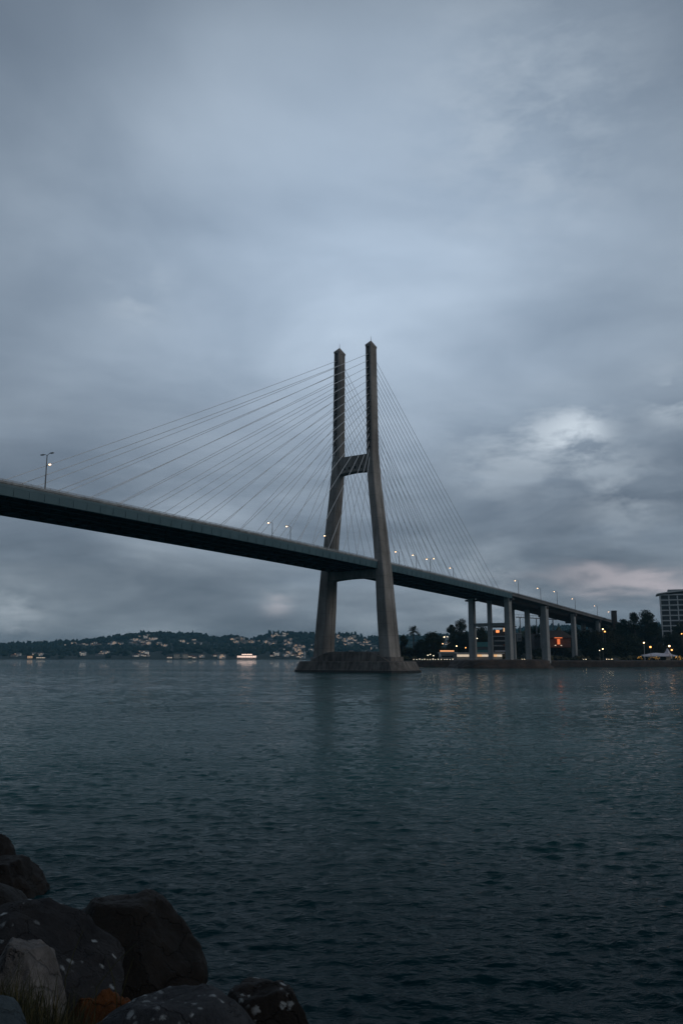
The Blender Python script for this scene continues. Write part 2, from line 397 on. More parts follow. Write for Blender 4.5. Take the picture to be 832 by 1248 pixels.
# ---------------------------------------------------------------- water
def build_water():
    ys=[1.5]; 
    while ys[-1]<420: ys.append(ys[-1]+max(.045,ys[-1]*.0028))
    while ys[-1]<30000: ys.append(ys[-1]*1.06)
    ys=np.array([-400,-100,-40,-15,-5]+ys)
    us=np.concatenate([[-2.5,-1.6,-1.1,-.8],np.linspace(-.58,.58,620),[.8,1.1,1.6,2.5]])
    Y,U=np.meshgrid(ys,us,indexing='ij')
    X=U*(np.abs(Y)+6); Z=np.zeros_like(X)
    rs=np.random.RandomState(3)
    cell=np.maximum(np.gradient(ys)[:,None]*np.ones_like(X),(np.abs(Y)+6)*.0026)
    amp_env=.72+.22*np.sin(X*.05+Y*.021+.8*np.sin(Y*.07))*np.sin(Y*.033-X*.017+1)+.22*np.sin(X*.31+Y*.23+1.3*np.sin(X*.17))*np.sin(Y*.41-X*.13+np.sin(Y*.2))+.18*np.sin(X*.9-Y*.5+2*np.sin(Y*.33))*np.sin(Y*.8+X*.37)
    for k in range(120):
        lam=.17*(1.036**k); th=rad(252)+rs.normal()*rad(34)
        kx,ky=math.cos(th)*2*math.pi/lam,math.sin(th)*2*math.pi/lam
        a=.0056*lam**.8*(.6+.8*rs.rand())/(1+(lam/.8)**1.25)*1.35
        ph=kx*X+ky*Y+rs.rand()*6.28+.6*np.sin(X*.11/lam**.3+Y*.13/lam**.3+k)
        att=np.clip((lam/cell-2.5)/2.5,0,1)
        w=np.sin(ph); w=w-.12*np.cos(2*ph)
        Z+=a*w*att
    Z*=amp_env
    Z[(Y<1.5)|(np.abs(U)>.6)]=0
    V=np.stack([X,Y,Z],-1).reshape(-1,3)
    m,nt,b=nodes('sea_water'); P=pos(nt,'World')
    b.inputs['Roughness'].default_value=.03; b.inputs['IOR'].default_value=1.333; b.inputs['Specular IOR Level'].default_value=.038
    tint=noise_tex(nt,.02,3,.5,P,(1,.5,1))
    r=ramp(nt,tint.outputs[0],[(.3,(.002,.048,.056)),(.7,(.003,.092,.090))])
    # vignette darkening painted into the colour near the bank, clear teal channel beyond it
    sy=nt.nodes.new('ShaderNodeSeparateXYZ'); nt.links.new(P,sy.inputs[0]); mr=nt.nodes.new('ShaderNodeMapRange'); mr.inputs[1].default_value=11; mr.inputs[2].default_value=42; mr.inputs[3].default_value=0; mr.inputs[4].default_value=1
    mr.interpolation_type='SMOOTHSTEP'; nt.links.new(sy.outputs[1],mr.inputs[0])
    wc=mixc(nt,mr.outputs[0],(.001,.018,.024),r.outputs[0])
    # broken foam where the ripples lap at the boulders
    tot=None
    for fx,fy,fr in ((-2.05,12.6,.75),(-.75,11.7,.45),(-7.0,17.4,.9),(-3.9,14.6,.8),(-1.9,14.6,.5)):
        vd=nt.nodes.new('ShaderNodeVectorMath'); vd.operation='DISTANCE'; nt.links.new(P,vd.inputs[0]); vd.inputs[1].default_value=(fx,fy,0)
        fm=nt.nodes.new('ShaderNodeMapRange'); fm.inputs[1].default_value=fr*1.6; fm.inputs[2].default_value=fr*.3; nt.links.new(vd.outputs['Value'],fm.inputs[0])
        if tot is None: tot=fm.outputs[0]
        else:
            q=nt.nodes.new('ShaderNodeMath'); q.operation='MAXIMUM'; nt.links.new(tot,q.inputs[0]); nt.links.new(fm.outputs[0],q.inputs[1]); tot=q.outputs[0]
    fn=noise_tex(nt,7,6,.75,P,(.6,1,1)); fr_=ramp(nt,fn.outputs[0],[(.61,(0,0,0)),(.66,(1,1,1))])
    q=nt.nodes.new('ShaderNodeMath'); q.operation='MULTIPLY'; nt.links.new(fr_.outputs[0],q.inputs[0]); nt.links.new(tot,q.inputs[1])
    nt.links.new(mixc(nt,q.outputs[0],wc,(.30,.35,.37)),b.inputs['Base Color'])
    n1=noise_tex(nt,2.4,4,.6,P,(.75,1.5,1)); n2=noise_tex(nt,.33,5,.6,P,(.7,1.5,1)); n3=noise_tex(nt,.05,4,.6,P,(.6,1.6,1))
    calm=noise_tex(nt,.014,3,.55,P,(.5,1.5,1)); cr=ramp(nt,calm.outputs[0],[(.36,(.3,.3,.3)),(.62,(1,1,1))])
    def mul(a,k):
        q=nt.nodes.new('ShaderNodeMath'); q.operation='MULTIPLY'; nt.links.new(a,q.inputs[0])
        if isinstance(k,(int,float)): q.inputs[1].default_value=k
        else: nt.links.new(k,q.inputs[1])
        return q.outputs[0]
    def add(a,c):
        q=nt.nodes.new('ShaderNodeMath'); nt.links.new(a,q.inputs[0]); nt.links.new(c,q.inputs[1]); return q.outputs[0]
    n0=noise_tex(nt,8,3,.6,P,(.8,1.4,1))
    h=add(add(add(mul(n0.outputs[0],.035),mul(n1.outputs[0],.15)),mul(n2.outputs[0],.30)),mul(n3.outputs[0],.45)); h=mul(h,cr.outputs[0])
    bump(nt,b,h,1,1)
    return struct(np_mesh('water',V,grid_faces(len(ys),len(us)),m,True))
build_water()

# ---------------------------------------------------------------- seabed / ground sheet
gm=mottled('seabed',(.02,.03,.028),(.05,.06,.05),.1,.95)
V=np.array([(-40000,-40000,-9),(40000,-40000,-9),(40000,40000,-9),(-40000,40000,-9)],float)
struct(np_mesh('ground',V,np.array([[0,1,2,3]]),gm))

# ---------------------------------------------------------------- far hills
RIDGE=[(-900,770),(-400,776),(-150,780),(0,783),(60,780.5),(100,778),(150,772),(180,768.5),(240,770.5),(265,776),(284,772),(303,778),(315,775),(327,770.5),(344,769),(375,771),(409,771.5),(435,772),(448,777),(470,772),(500,774),(540,772),(600,768),(660,762),(720,758),(800,760),(1100,770),(1800,774)]
def ridge_h(u):
    px=416+1016*u
    for (a,b),(c,d) in zip(RIDGE,RIDGE[1:]):
        if a<=px<=c: py=b+(d-b)*(px-a)/(c-a); break
    else: py=778
    return at(px,py,2700).z-12.5
YS,YR=1900,2700
def hill_z(x,y):
    u=x/y; t=(y-YS)/(YR-YS); top=ridge_h(u)
    n=noise.fractal(Vector((x/420,y/420,1.3)),1,2,5)
    if t<0: return t*40
    if t<1: e=t**.8*(1-.25*math.sin(t*math.pi)); return 1+top*e*(1+ .28*n*(1-t)*min(1,t*5))
    return top*(1+.04*n)-(y-YR)*.02
rows=np.concatenate([np.linspace(1860,2000,8),np.linspace(2030,3600,44)]); us=np.linspace(-1.5,1.5,320)
V=np.array([(u*y,y,hill_z(u*y,y)) for y in rows for u in us])
struct(np_mesh('hills',V,grid_faces(len(rows),len(us)),M['hill'],True))
# canopy of far-off woods: jittered blobs
def ico(sub):
    bm=bmesh.new(); bmesh.ops.create_icosphere(bm,subdivisions=sub,radius=1)
    v=np.array([x.co[:] for x in bm.verts]); f=np.array([[q.index for q in x.verts] for x in bm.faces]); bm.free(); return v,f
IV,IF=ico(2)
def blobs(name,pts,mat,rs):
    Vs=[];Fs=[];k=0
    for (x,y,z,r,hh) in pts:
        j=1+rs.normal(0,.22,(len(IV),1)); a=rs.rand()*6.28; c,s=math.cos(a),math.sin(a)
        v=IV*j; v=np.stack([v[:,0]*c-v[:,1]*s,v[:,0]*s+v[:,1]*c,v[:,2]],1)*np.array([r,r,hh])+np.array([x,y,z+hh*.6])
        Vs.append(v);Fs.append(IF+k);k+=len(IV)
    return np_mesh(name,np.concatenate(Vs),np.concatenate(Fs),mat)
# hillside houses
def house_mesh(k):
    r=random.Random(k); m=MB(); L=r.uniform(10,17); Wd=r.uniform(8,11); h=r.choice([3.5,6,6.5,9]); wall=['white','cream','grey','white','cream','white'][k%6]
    m.box((0,0,h/2),(L,Wd,h),0,wall); rf=['roof','roofred','roof'][k%3]; e=.6; rh=r.uniform(1.6,2.8)
    if k%4:
        x,y=L/2+e,Wd/2+e
        m.add([(-x,-y,h),(x,-y,h),(x,y,h),(-x,y,h),(-x+3,0,h+rh),(x-3,0,h+rh)],[(0,1,5,4),(1,2,5),(2,3,4,5),(3,0,4),(0,3,2,1)],rf)
    else: m.box((0,0,h+.3),(L+1.2,Wd+1.2,.6),0,rf)
    lit=['win','winw','glass','win','glass','winw'][k%6]
    for fl in range(max(1,int(h//3))):
        z=fl*3+1.7; n=int(L//3)
        for i in range(n):
            x=-L/2+L*(i+.5)/n
            mt=lit if r.random()<.55 else 'glass'
            m.box((x,-Wd/2-.02,z),(1.7,.12,1.5),0,mt)
    o=m.build('hillside_house',off=Vector((0,0,0))); return o.data,o
HM=[]
for k in range(12):
    d,o=house_mesh(k); HM.append(d); bpy.data.objects.remove(o)
def solve_y(px,py):
    lo,hi=YS+8,YR
    best=None
    u=(px-416)/1016
    for i in range(60):
        y=lo+(hi-lo)*i/59; z=hill_z(u*y,y); p=at(px,py,y).z
        e=abs(z+3-p)
        if best is None or e<best[0]: best=(e,y)
    return best[1]
CL=[(20,798,18,1.5,4,0),(42,797,12,2,4,1),(100,797,10,2,3,0),(127,796,7,3,8,1),(125,784.5,45,1.2,20,0),(172,797,12,3,11,0),(175,780,12,6,18,0),(195,785,12,2,6,0),(235,783,14,3,12,0),
 (225,800,28,1.2,7,0),(265,800,20,1.5,4,1),(290,779,8,4,8,0),(308,780,9,3,8,1),(330,783,6,3,6,1),(350,783,9,5,14,1),(340,774,16,3,12,0),(365,790,8,4,6,1),(355,798,16,3,12,1),(380,788,4,8,5,1),
 (425,781,14,4,14,1),(445,784,10,5,10,1),(420,777,16,2,8,0),(450,791,10,3,5,1),(430,797,14,3,6,1),(545,782,9,5,12,1),(300,788,25,6,10,0)]
GL='hillside houses across the water'
cnt=0; placed=[]
for (cx,cy,sx,sy,n,warm) in CL:
    for i in range(n):
        px=R.gauss(cx,sx*.55); py=min(802,R.gauss(cy,sy*.6)); y=solve_y(px,py); x=(px-416)/1016*y
        if any((x-a)**2+(y-b)**2<15**2 for a,b in placed): continue
        placed.append((x,y))
        k=R.randrange(12)
        lit=k%6 in (0,1,3,5)
        if warm and not lit and R.random()<.7: k=R.choice([0,1,3,6,7,9]); lit=True
        o=bpy.data.objects.new('hillside_house',HM[k]); COL.objects.link(o); o.location=(x,y,hill_z(x,y)-.5); o.rotation_euler=(0,0,math.atan2(-x,y)+R.uniform(-.5,.5)); o.scale=(1,1,1)
        kind=k%6; wallname=['white','cream','grey','white','cream','white'][kind]
        tag(o,f'tiny {wallname} house among the trees of the far hillside, '+('windows lit' if lit else 'windows dark'),'house',GL+(' lit ' if lit else ' dark ')+wallname)
        cnt+=1
print('houses',cnt)
rs=np.random.RandomState(5); pts=[]
for i in range(6500):
    u=rs.uniform(-.62,.62); t=rs.rand()**.7; y=YS+12+t*(YR-YS+40)
    if i%5<2: y=YR+rs.uniform(-90,50)
    x=u*y; r=rs.uniform(3.5,7.5)
    if any(abs(x-hx*y/hy)<r+7 and -6<hy-y<60 for hx,hy in placed): continue
    pts.append((x,y,hill_z(x,y),r,r*rs.uniform(.6,1.25)))
for i in range(160):
    u=rs.uniform(-.1,.12) if i%2 else rs.uniform(-.45,.45); y=YR+rs.uniform(-40,40); x=u*y; r=rs.uniform(3,5); pts.append((x,y,hill_z(x,y)+3,r,rs.uniform(6,9)))
w=blobs('woodland',pts,M['wood'],rs); struct(w,'stuff'); w['label']='dark wooded cover on the far hills'

# shoreline buildings (far shore)
def far_block(px,y,L,h,mat,lit,label,name='waterfront_pavilion',storeys=2,step=0):
    x=(px-416)/1016*y; b=thing(name,label,'building',(x,y,1.5)); c=Vector((x,y,1.5))
    m=MB(); m.box(c+Vector((0,0,h/2)),(L,14,h)); 
    if step: m.box(c+Vector((0,0,h+1.8)),(L*.55,10,3.6))
    m.build('wall',mat,b)
    m=MB(); m.box(c+Vector((0,0,h+.4)),(L+4,17,.8)); 
    if step: m.box(c+Vector((0,0,h+4.0)),(L*.6,12,.8))
    m.build('roof','roof',b)
    for s_ in range(storeys):
        m=MB(); 
        for i in range(int(L//4)): m.box(c+Vector((-L/2+4*i+2,-7.05,1.9+s_*3.6)),(3.1,.2,2.2))
        m.build('lit_window',lit,b)
    if step:
        m=MB()
        for i in range(int(L*.55//4)): m.box(c+Vector((-L*.27+4*i+2,-5.05,h+2.3)),(3.1,.2,2.0))
        m.build('lit_window',lit,b)
M['pav']=emit('pavilion_light',(1,.70,.56),2.2)
far_block(301,1925,44,7.5,'white','pav','long brightly lit pink-white pavilion at the waterline of the far shore',step=1)
far_block(38,1925,12,6,'cream','win','small lit waterside building with orange glow at the far shore','waterside_building',2)
far_block(51,1925,20,3.5,'white','winw','low white boathouse at the waterline of the far shore','boathouse',1)
far_block(219,1925,26,4,'white','winw','long low white-lit building at the far waterline','waterside_building',1)
far_block(344,1925,30,4,'white','glass','low pale shed at the far waterline left of the tower footing','boathouse',1)

# ---------------------------------------------------------------- right shore land
def coast(x):  # y of the waterline
    if x<18: return 9999
    return 436+ (60*math.exp(-(x-18)/9)) +3*math.sin(x*.05)
def land_z(x,y):
    d=y-436
    base=3.1+max(0,d-8)*.035+max(0,d-60)*.03
    if x>120: base+=max(0,d-25)*min(1,(x-120)/80)*.07
    base=min(base,2.5+y*.0185)
    e=min(1,max(0,(x/y-.115)/.09))
    base=3.1+(base-3.1)*e
    return base+noise.noise(Vector((x/60,y/60,0)))*min(3,d*.03)
xs=np.concatenate([np.linspace(12,300,97),np.linspace(310,1000,24)]); 
rowsT=np.concatenate([[0,0.6,4,12],np.linspace(24,260,30),np.linspace(280,900,24)])
V=[]
for t in rowsT:
    for x in xs:
        c=436+70*math.exp(-(x-12)/7)
        y=c+t; z=land_z(x,y) if t>=.5 else 2.9
        if t==0: z=-2; y=c-.3
        V.append((x,y,z))
V=np.array(V); struct(np_mesh('ground_shore',V,grid_faces(len(rowsT),len(xs)),M['grassy'],True))
def LZ(x,y): return land_z(x,y)
# sea wall
m=MB(); prev=None
rings=[]
for x in np.linspace(12.5,420,140):
    c=436+70*math.exp(-(x-12)/7)-.9
    rings.append([Vector((x,c-.5,-2)),Vector((x,c-.1,2.6+.12*math.sin(x*.7))),Vector((x,c+.6,3.15)),Vector((x,c+1.4,3.2)),Vector((x,c+1.4,-2))])
m.loft(rings); tag(m.build('sea_wall','rockwall'),'long dark stone sea wall edging the wooded shore','wall')
m=MB(); rings=[]
for x in np.linspace(70,420,90):
    c=436+70*math.exp(-(x-12)/7)+1.6
    rings.append([Vector((x,c,3.0)),Vector((x,c,3.36)),Vector((x,c+5,3.4)),Vector((x,c+5,3.0))])
m.loft(rings); struct(m.build('promenade_path','viaduct'))
# pier platform rocks
pc=B(262,-10.5,0)
m=MB(); rr=random.Random(4)
def ringp(k,z,j):
    out=[]
    for i in range(40):
        a=2*math.pi*i/40; ca,sa=math.cos(a),math.sin(a)
        ex=22*k*math.copysign(abs(ca)**.5,ca); ey=12*k*math.copysign(abs(sa)**.5,sa)
        out.append(Vector((pc.x+6+ex+rr.uniform(-j,j),pc.y+2+ey*2.6*.8+rr.uniform(-j,j)+12,z+rr.uniform(-j,j)*.4)))
    return out
m.loft([ringp(1.06,-2,.3),ringp(1.03,.8,.5),ringp(1.0,1.6,.5),ringp(.97,3.3,.4),ringp(.9,3.9,.3)])
tag(m.build('pier_island','rockwall'),'rough brown stone embankment island under the first viaduct columns','embankment')

# ---------------------------------------------------------------- trees
def tree(name,label,base,h,r,seed,mat='leaf',group=None,shape='round',leaf=.8,nl=2600,trunk=.25,clump=None):
    rn=random.Random(seed); nr=np.random.RandomState(seed)
    t=thing(name,label,'tree',base,group); b=Vector(base)
    m=MB(); tz=h*trunk; cz=h*(trunk+(1-trunk)*.5); ry=r
    m.tube([b-UP*.5,b+UP*tz,b+Vector((rn.uniform(-.5,.5),0,cz))],[h*.03+.1,h*.022+.08,h*.012],7)
    cl=[]
    for i in range(clump or 16):
        a=rn.uniform(0,6.28)
        if shape=='round': q=rn.random()**.5; zz=rn.uniform(-1,1); k=math.sqrt(max(0,1-zz*zz))*q; c=b+Vector((math.cos(a)*k*r*.75,math.sin(a)*k*r*.75,cz+zz*h*(1-trunk)*.40)); cr=r*rn.uniform(.28,.45)
        elif shape=='column': zz=rn.uniform(-1,1); c=b+Vector((math.cos(a)*r*.35,math.sin(a)*r*.35,cz+zz*h*(1-trunk)*.45)); cr=r*rn.uniform(.5,.7)*(1.1-.45*max(0,zz))
        else: zz=rn.choice([-.7,-.3,.1,.5,.9]); k=rn.random()**.5; c=b+Vector((math.cos(a)*k*r*.9,math.sin(a)*k*r*.9,cz+zz*h*(1-trunk)*.45)); cr=r*rn.uniform(.2,.36)
        cl.append((c,cr)); s=b+UP*(tz+(c.z-b.z-tz)*rn.uniform(.1,.5)); m.tube([s,s.lerp(c,.5)+UP*.3,c],[h*.010,h*.007,.04],4)
    m.build('trunk','bark',t)
    n=nl; ci=nr.randint(0,len(cl),n); Cc=np.array([cl[i][0][:] for i in ci]); Cr=np.array([cl[i][1] for i in ci])
    dv=nr.normal(size=(n,3)); dv/=np.linalg.norm(dv,axis=1)[:,None]; rd=(nr.rand(n)**.4)*1.08
    p=Cc+dv*(rd*Cr)[:,None]*np.array([1,1,.85])-np.array(b[:])
    a=nr.normal(size=(n,3)); a/=np.linalg.norm(a,axis=1)[:,None]; c2=np.cross(a,nr.normal(size=(n,3))); c2/=np.linalg.norm(c2,axis=1)[:,None]
    s=leaf*nr.uniform(.5,1.2,n)[:,None]
    V=np.stack([p-a*s*.5,p+c2*s*.28,p+a*s*.5,p-c2*s*.28],1).reshape(-1,3)
    F=np.arange(n*4).reshape(-1,4)
    o=np_mesh('crown',V,F,M[mat]); o.parent=t
    return t
def palm(label,base,h,seed=1):
    rn=random.Random(seed); b=Vector(base); t=thing('palm_tree',label,'palm tree',base)
    m=MB(); top=b+Vector((.3,0,h)); m.tube([b-UP*.5,b+Vector((.25,0,h*.5)),top],[.42,.30,.30],8); m.ball(top,.6); m.build('trunk','bark',t)
    m=MB()
    for i in range(34):
        a=i*2.399+rn.uniform(-.2,.2); el=rn.uniform(-.5,1.25); L=rn.uniform(3.4,4.6); pts=[]
        dx=Vector((math.cos(a),math.sin(a),0))
        for k in range(8):
            q=k/7; pts.append(top+dx*(L*q*math.cos(el)*(1-.1*q))+UP*(L*q*math.sin(el)-1.6*q*q*math.cos(el)))
        sd=dx.cross(UP)
        for k in range(7):
            wd=.75*math.sin(math.pi*(k+.8)/8.2)+.12
            for sgn in (-1,1):
                p,q2=pts[k],pts[k+1]; mid=p.lerp(q2,.6)
                tip=mid+sd*sgn*wd*1.3+(q2-p)*.7-UP*.35
                m.add([p,p.lerp(q2,.75),tip],[(0,1,2)])
        m.tube(pts,[.05]*7+[.01],3)
    m.build('crown','leaf',t)
def gz(x,y): return LZ(x,y)
def T(px,pyTop,Y,rpx,seed,label,name='leafy_tree',**k):
    p=at(px,pyTop,Y); z0=gz(p.x,Y); return tree(name,label,(p.x,Y,z0-.2),p.z-z0+.2,rpx/1016*Y,seed,**k)
p=at(503,769,460); palm('tall palm with a ragged crown standing beside the tower leg, on the shore',(p.x,460,gz(p.x,460)),p.z-gz(p.x,460),3)
T(527,771,456,14.5,11,'broad dome-shaped dark tree between the palm and the white restaurant',nl=7000,trunk=.12,clump=40,leaf=.9)
T(512,781,462,13,12,'low dark tree filling in beneath the palm crown',nl=3500,trunk=.1,clump=26)
T(491,774,470,9,13,'small dark tree just behind the foot of the nearer tower leg',nl=3000,trunk=.15,clump=22)
T(478,786,480,13,14,'low shrub-like tree showing low behind the nearer tower leg',nl=2500,trunk=.1,clump=20)
T(549,760,478,7.5,15,'upright many-headed dark tree beside the first viaduct column',shape='column',nl=4500,trunk=.1,clump=20)
T(560,754,484,10,16,'tallest dark many-headed tree just left of the first column, uneven top',shape='column',nl=6000,trunk=.1,clump=30)
T(566,770,480,13,17,'dense dark tree low beside the first viaduct column',nl=5000,trunk=.1,clump=30)
T(587,763,510,17,18,'dark spreading tree seen between the first two columns over the tie beam',nl=5000,trunk=.15,clump=30)
T(613,761,512,17,19,'dark spreading tree behind the balconied building between columns',nl=5000,trunk=.15,clump=30)
T(700,763,520,16,20,'dark tree on the rise seen under the viaduct past the third column',nl=4500,trunk=.15,clump=28)
T(650,764,510,15,21,'dark tree between the second and third bents of the viaduct',nl=4500,trunk=.15,clump=28)
T(726,768,470,13,22,'dark tree beside the last visible viaduct column',nl=4500,trunk=.1,clump=28,mat='leaf2')
T(757,752,485,10,23,'rounded dark tree just past the dark slab tower',nl=4500,trunk=.1,clump=28)
T(771,745,482,11,24,'dark tree with two uneven heads, tallest left of the white building',nl=7000,trunk=.15,clump=32)
T(785,742,486,15,25,'biggest dark tree in front of the white balconied block',nl=9000,trunk=.12,clump=40,leaf=.9)
T(795,757,476,13,26,'dark tree covering the lower corner of the white block',nl=6000,trunk=.12,clump=34)
T(820,772,470,17,27,'low wide dark tree below the balconies of the white block',nl=6000,trunk=.12,clump=34)
T(845,766,474,18,28,'dark tree under the white block at the frame edge',nl=6000,trunk=.12,clump=34)
T(745,772,462,16,29,'low wide dark tree below the end of the viaduct',nl=6000,trunk=.1,clump=34,mat='leaf2')
T(772,774,460,17,30,'low wide dark tree behind the marquee lamps',nl=6000,trunk=.1,clump=34)
FG='dark trees filling the wooded belt along the shore'
proto=[T(760,785,458,11,50,'dark bushy tree in the wooded belt along the shore',nl=3500,trunk=.06,clump=26,group=FG),
       T(800,784,457,11,51,'dark bushy tree in the wooded belt along the shore',nl=3500,trunk=.06,clump=26,group=FG,mat='leaf2')]
fill=[(735,783,456),(783,782,462),(815,786,459),(835,783,459),(716,790,462),(690,792,470),(655,790,466),(680,772,500),(632,774,498),(667,778,492),(712,768,500),(738,764,500),(753,768,492),(500,789,458),(520,788,455),(540,790,470),(556,786,472),(575,775,500),(600,776,505),(625,786,480),(828,760,495),(860,770,480),(880,765,490),(487,792,462),(850,780,462),(900,775,480)]
for i,(px,py,Y) in enumerate(fill):
    q=proto[i%2]; p=at(px,py,Y); z0=gz(p.x,Y); sc_=(p.z-z0)/ (proto[i%2].children[1].dimensions.z*1.03 if 0 else 1)
    hp=[at(760,785,458).z-gz(at(760,785,458).x,458),at(800,784,457).z-gz(at(800,784,457).x,457)][i%2]
    k=max(.5,(p.z-z0)/(hp+.2)); kw=min(max(k,.9),1.5)
    dup(q,(p.x,Y,z0-.3),rz=i*1.7,scale=(kw,kw,k))
# wood behind, on the rise
rs=np.random.RandomState(9); pts=[]
for i in range(2600):
    x=rs.uniform(70,620); y=rs.uniform(520,1300); r=rs.uniform(3,6.5)
    if x/y<.125 or (y<700 and x/y<.17): continue
    pts.append((x,y,LZ(x,y)-1,r,r*rs.uniform(.8,1.3)))
w=blobs('woodland',pts,M['leaf'],rs); struct(w,'stuff'); w['label']='dark wood covering the rise behind the shore'
# shrubs row on waterfront
rs=np.random.RandomState(19); pts=[]
for i in range(420):
    x=rs.uniform(26,330); y=441+70*math.exp(-(x-12)/7)+rs.uniform(5,18) ; r=rs.uniform(.8,1.9)
    if 45<x<98 and y<452: continue
    if 155<x<190 and y<450: continue
    pts.append((x,y,3.2,r,r*rs.uniform(.7,1.1)))
w=blobs('shrubbery',pts,M['leaf2'],rs); struct(w,'stuff'); w['label']='low dark shrubbery along the shore path'

# ---------------------------------------------------------------- shore buildings
def Bx(m,px,py,Y,wpx,hpx,depth,mat='_',dy=0):
    k=Y/1016; c=at(px,py,Y); m.box((c.x,Y+depth/2+dy,c.z),(wpx*k,depth,hpx*k),0,mat)
# balconied white block
def tower_block():
    Y=530; c=at(802,745,Y); zb=gz(215,530); L=Vector((at(803.5,721,Y).x,Y,0)); 
    az=rad(-19); X=Vector((math.cos(az),math.sin(az),0)); Yv=Vector((-math.sin(az),math.cos(az),0))
    top=at(803,724.5,Y).z; t=thing('apartment_building','white multi-storey block with dark recessed balconies and an overhanging sloped roof above the trees','building',(L.x,Y,zb))
    W_=46; Dp=18; O=Vector((L.x,Y,0))
    def bx(m,x0,x1,y0,y1,z0,z1,mat='_'): m.box(O+X*(x0+x1)/2+Yv*(y0+y1)/2+UP*(z0+z1)/2,(x1-x0,y1-y0,z1-z0),0,mat,axes=(X,Yv,UP))
    m=MB(); bx(m,0,W_,1.6,Dp,zb-2,top-.2); m.build('wall','grey',t)
    fh=3.28; nf=int((top-zb)//fh); bay=5.1
    m=MB(); g=MB(); gl=MB()
    for f in range(nf+1):
        z=top-.35-f*fh; bx(m,-.4,W_+.2,-.15,1.7,z-.30,z+.30)
    for i in range(int(W_//bay)+1): bx(m,i*bay-.28,i*bay+.28,-.05,1.65,zb-2,top-.64)
    m.build('balcony_slabs','white',t)
    for f in range(nf):
        z=top-.35-(f+1)*fh; bx(g,.3,W_-.3,.02,.07,z+.3,z+1.2)
    g.build('balustrade','glass',t)
    for f in range(nf):
        z=top-.35-(f+1)*fh
        for i in range(int(W_//bay)): bx(gl,i*bay+.5,i*bay+bay-.5,1.48,1.58,z+.35,z+2.6)
    gl.build('window','glass',t)
    m=MB(); rr_=[]
    for x,zz in ((-2.2,-.1),(0,.35),(8,1.3),(16,2.0),(30,2.6),(W_+2,2.6)):
        rr_.append([O+X*x+Yv*y+UP*(top+.3+zz+d) for y,d in ((-1.6,-.35),(Dp+1,-.35),(Dp+1,.35),(-1.6,.3))])
    m.loft(rr_); m.build('roof','white',t)
    m=MB(); bx(m,5,22,5,14,top+1,top+3.4); m.build('plant_room','grey',t)
    m=MB(); bx(m,20,26,3,14,top+2,top+4.4); m.build('plant_room','white',t)
tower_block()
# dark slab tower beside the lamp
p=at(747.5,745,505); m=MB(); z0=gz(p.x,505); m.box((p.x,505,(z0+p.z)/2),(2.6,2.4,p.z-z0)); m.box((p.x,505,p.z+.2),(3.0,2.8,.4)); m.box((p.x-1.32,505,p.z-4),(.15,1.6,6.5))
tag(m.build('slab_tower','grey' if 0 else 'soffit_c'),'slim dark slab tower rising behind the end of the viaduct','tower')
# restaurant with long white awning
def restaurant():
    Y=444; z=3.1; x0,x1=at(557,800,Y).x,at(612,800,Y).x; t=thing('waterfront_restaurant','low waterfront restaurant with a long white fascia and bright windows behind the first columns','restaurant',((x0+x1)/2,Y,z))
    m=MB(); m.box(((x0+x1)/2,Y+6,z+1.9),(x1-x0,9,3.8)); m.build('wall','cream',t)
    m=MB(); m.box(((x0+x1)/2,Y+4.5,z+4.05),(x1-x0+1.5,12,.5)); m.build('awning','white',t)
    n=9
    for i in range(n):
        w=(x1-x0)/n; m=MB(); [m.box((x0+w*(i+.12+.25*q),Y+1.42,z+2.75),(w*.20,.12,1.15)) for q in range(4)]; m.build('window','winw' if i not in (4,7) else 'win',t)
    # teal upper storey
    xa,xb=at(577,790,Y+8).x,at(597,790,Y+8).x; za=at(590,795,Y+8).z; zb=at(590,782.5,Y+8).z
    m=MB(); m.box(((xa+xb)/2,Y+11,(za+zb)/2),(xb-xa+1.5,8,zb-za)); m.build('upper_storey','teal',t)
    m=MB(); m.box(((xa+xb)/2,Y+6.9,(za+zb)/2-.6),(xb-xa-1,.15,1.6)); m.build('upper_window','glass',t)
restaurant()
def balc():
    Y=462; t=thing('terraced_building','stepped building with three grey balcony decks and an orange-lit top floor between the columns','building',at(613,800,Y))
    m=MB(); Bx(m,614,786,Y,26,36,10); m.build('wall','roof',t)
    for py,w_,mt in ((775.5,26,'grey'),(781,22,'grey'),(787,24,'grey'),(793.5,22,'tent')):
        m=MB(); Bx(m,614,py,Y-2.4,w_,1.5,3,'_'); m.build('balcony',mt,t)
    m=MB(); Bx(m,617,767.5,Y-.3,8,4.5,.3); m.build('lit_window','win',t)
    m=MB(); Bx(m,606,769.5,Y-.3,4,3,.3); m.build('lit_window','wino',t)
    m=MB(); Bx(m,617,786.2,Y-2.8,8,2.2,.3); m.build('sign_board','roofred',t)
    m=MB(); Bx(m,614,763.5,Y-1,30,1.2,12); m.build('roof','roof',t)
    for px,w_ in ((608,3),(618,5),(623,2)):
        m=MB(); Bx(m,px,799,Y-2.6,w_,3,.3); m.build('lit_window','win',t)
balc()
def kiosk():
    Y=446; z=3.1; t=thing('waterfront_cafe','small pale waterside cafe under a glowing orange roof sign beside the round tree','cafe',(at(545,800,Y).x,Y,z))
    m=MB(); Bx(m,546,799.5,Y,20,6.5,7); m.build('wall','grey',t)
    m=MB(); Bx(m,546,795.6,Y-1,22,1.0,9); m.build('roof','white',t)
    m=MB(); Bx(m,544.5,793.4,Y-.5,17,1.6,.4); m.build('sign_light','wino' if 0 else 'pav2',t)
    m=MB(); Bx(m,545,800,Y-.3,14,2.2,.2); m.build('window','glass',t)
    m=MB(); Bx(m,536,797.5,Y-.6,2,5,.6); m.build('doorway','winw' if 0 else 'white',t)
M['pav2']=emit('sign_glow',(1,.42,.16),1.1)
kiosk()
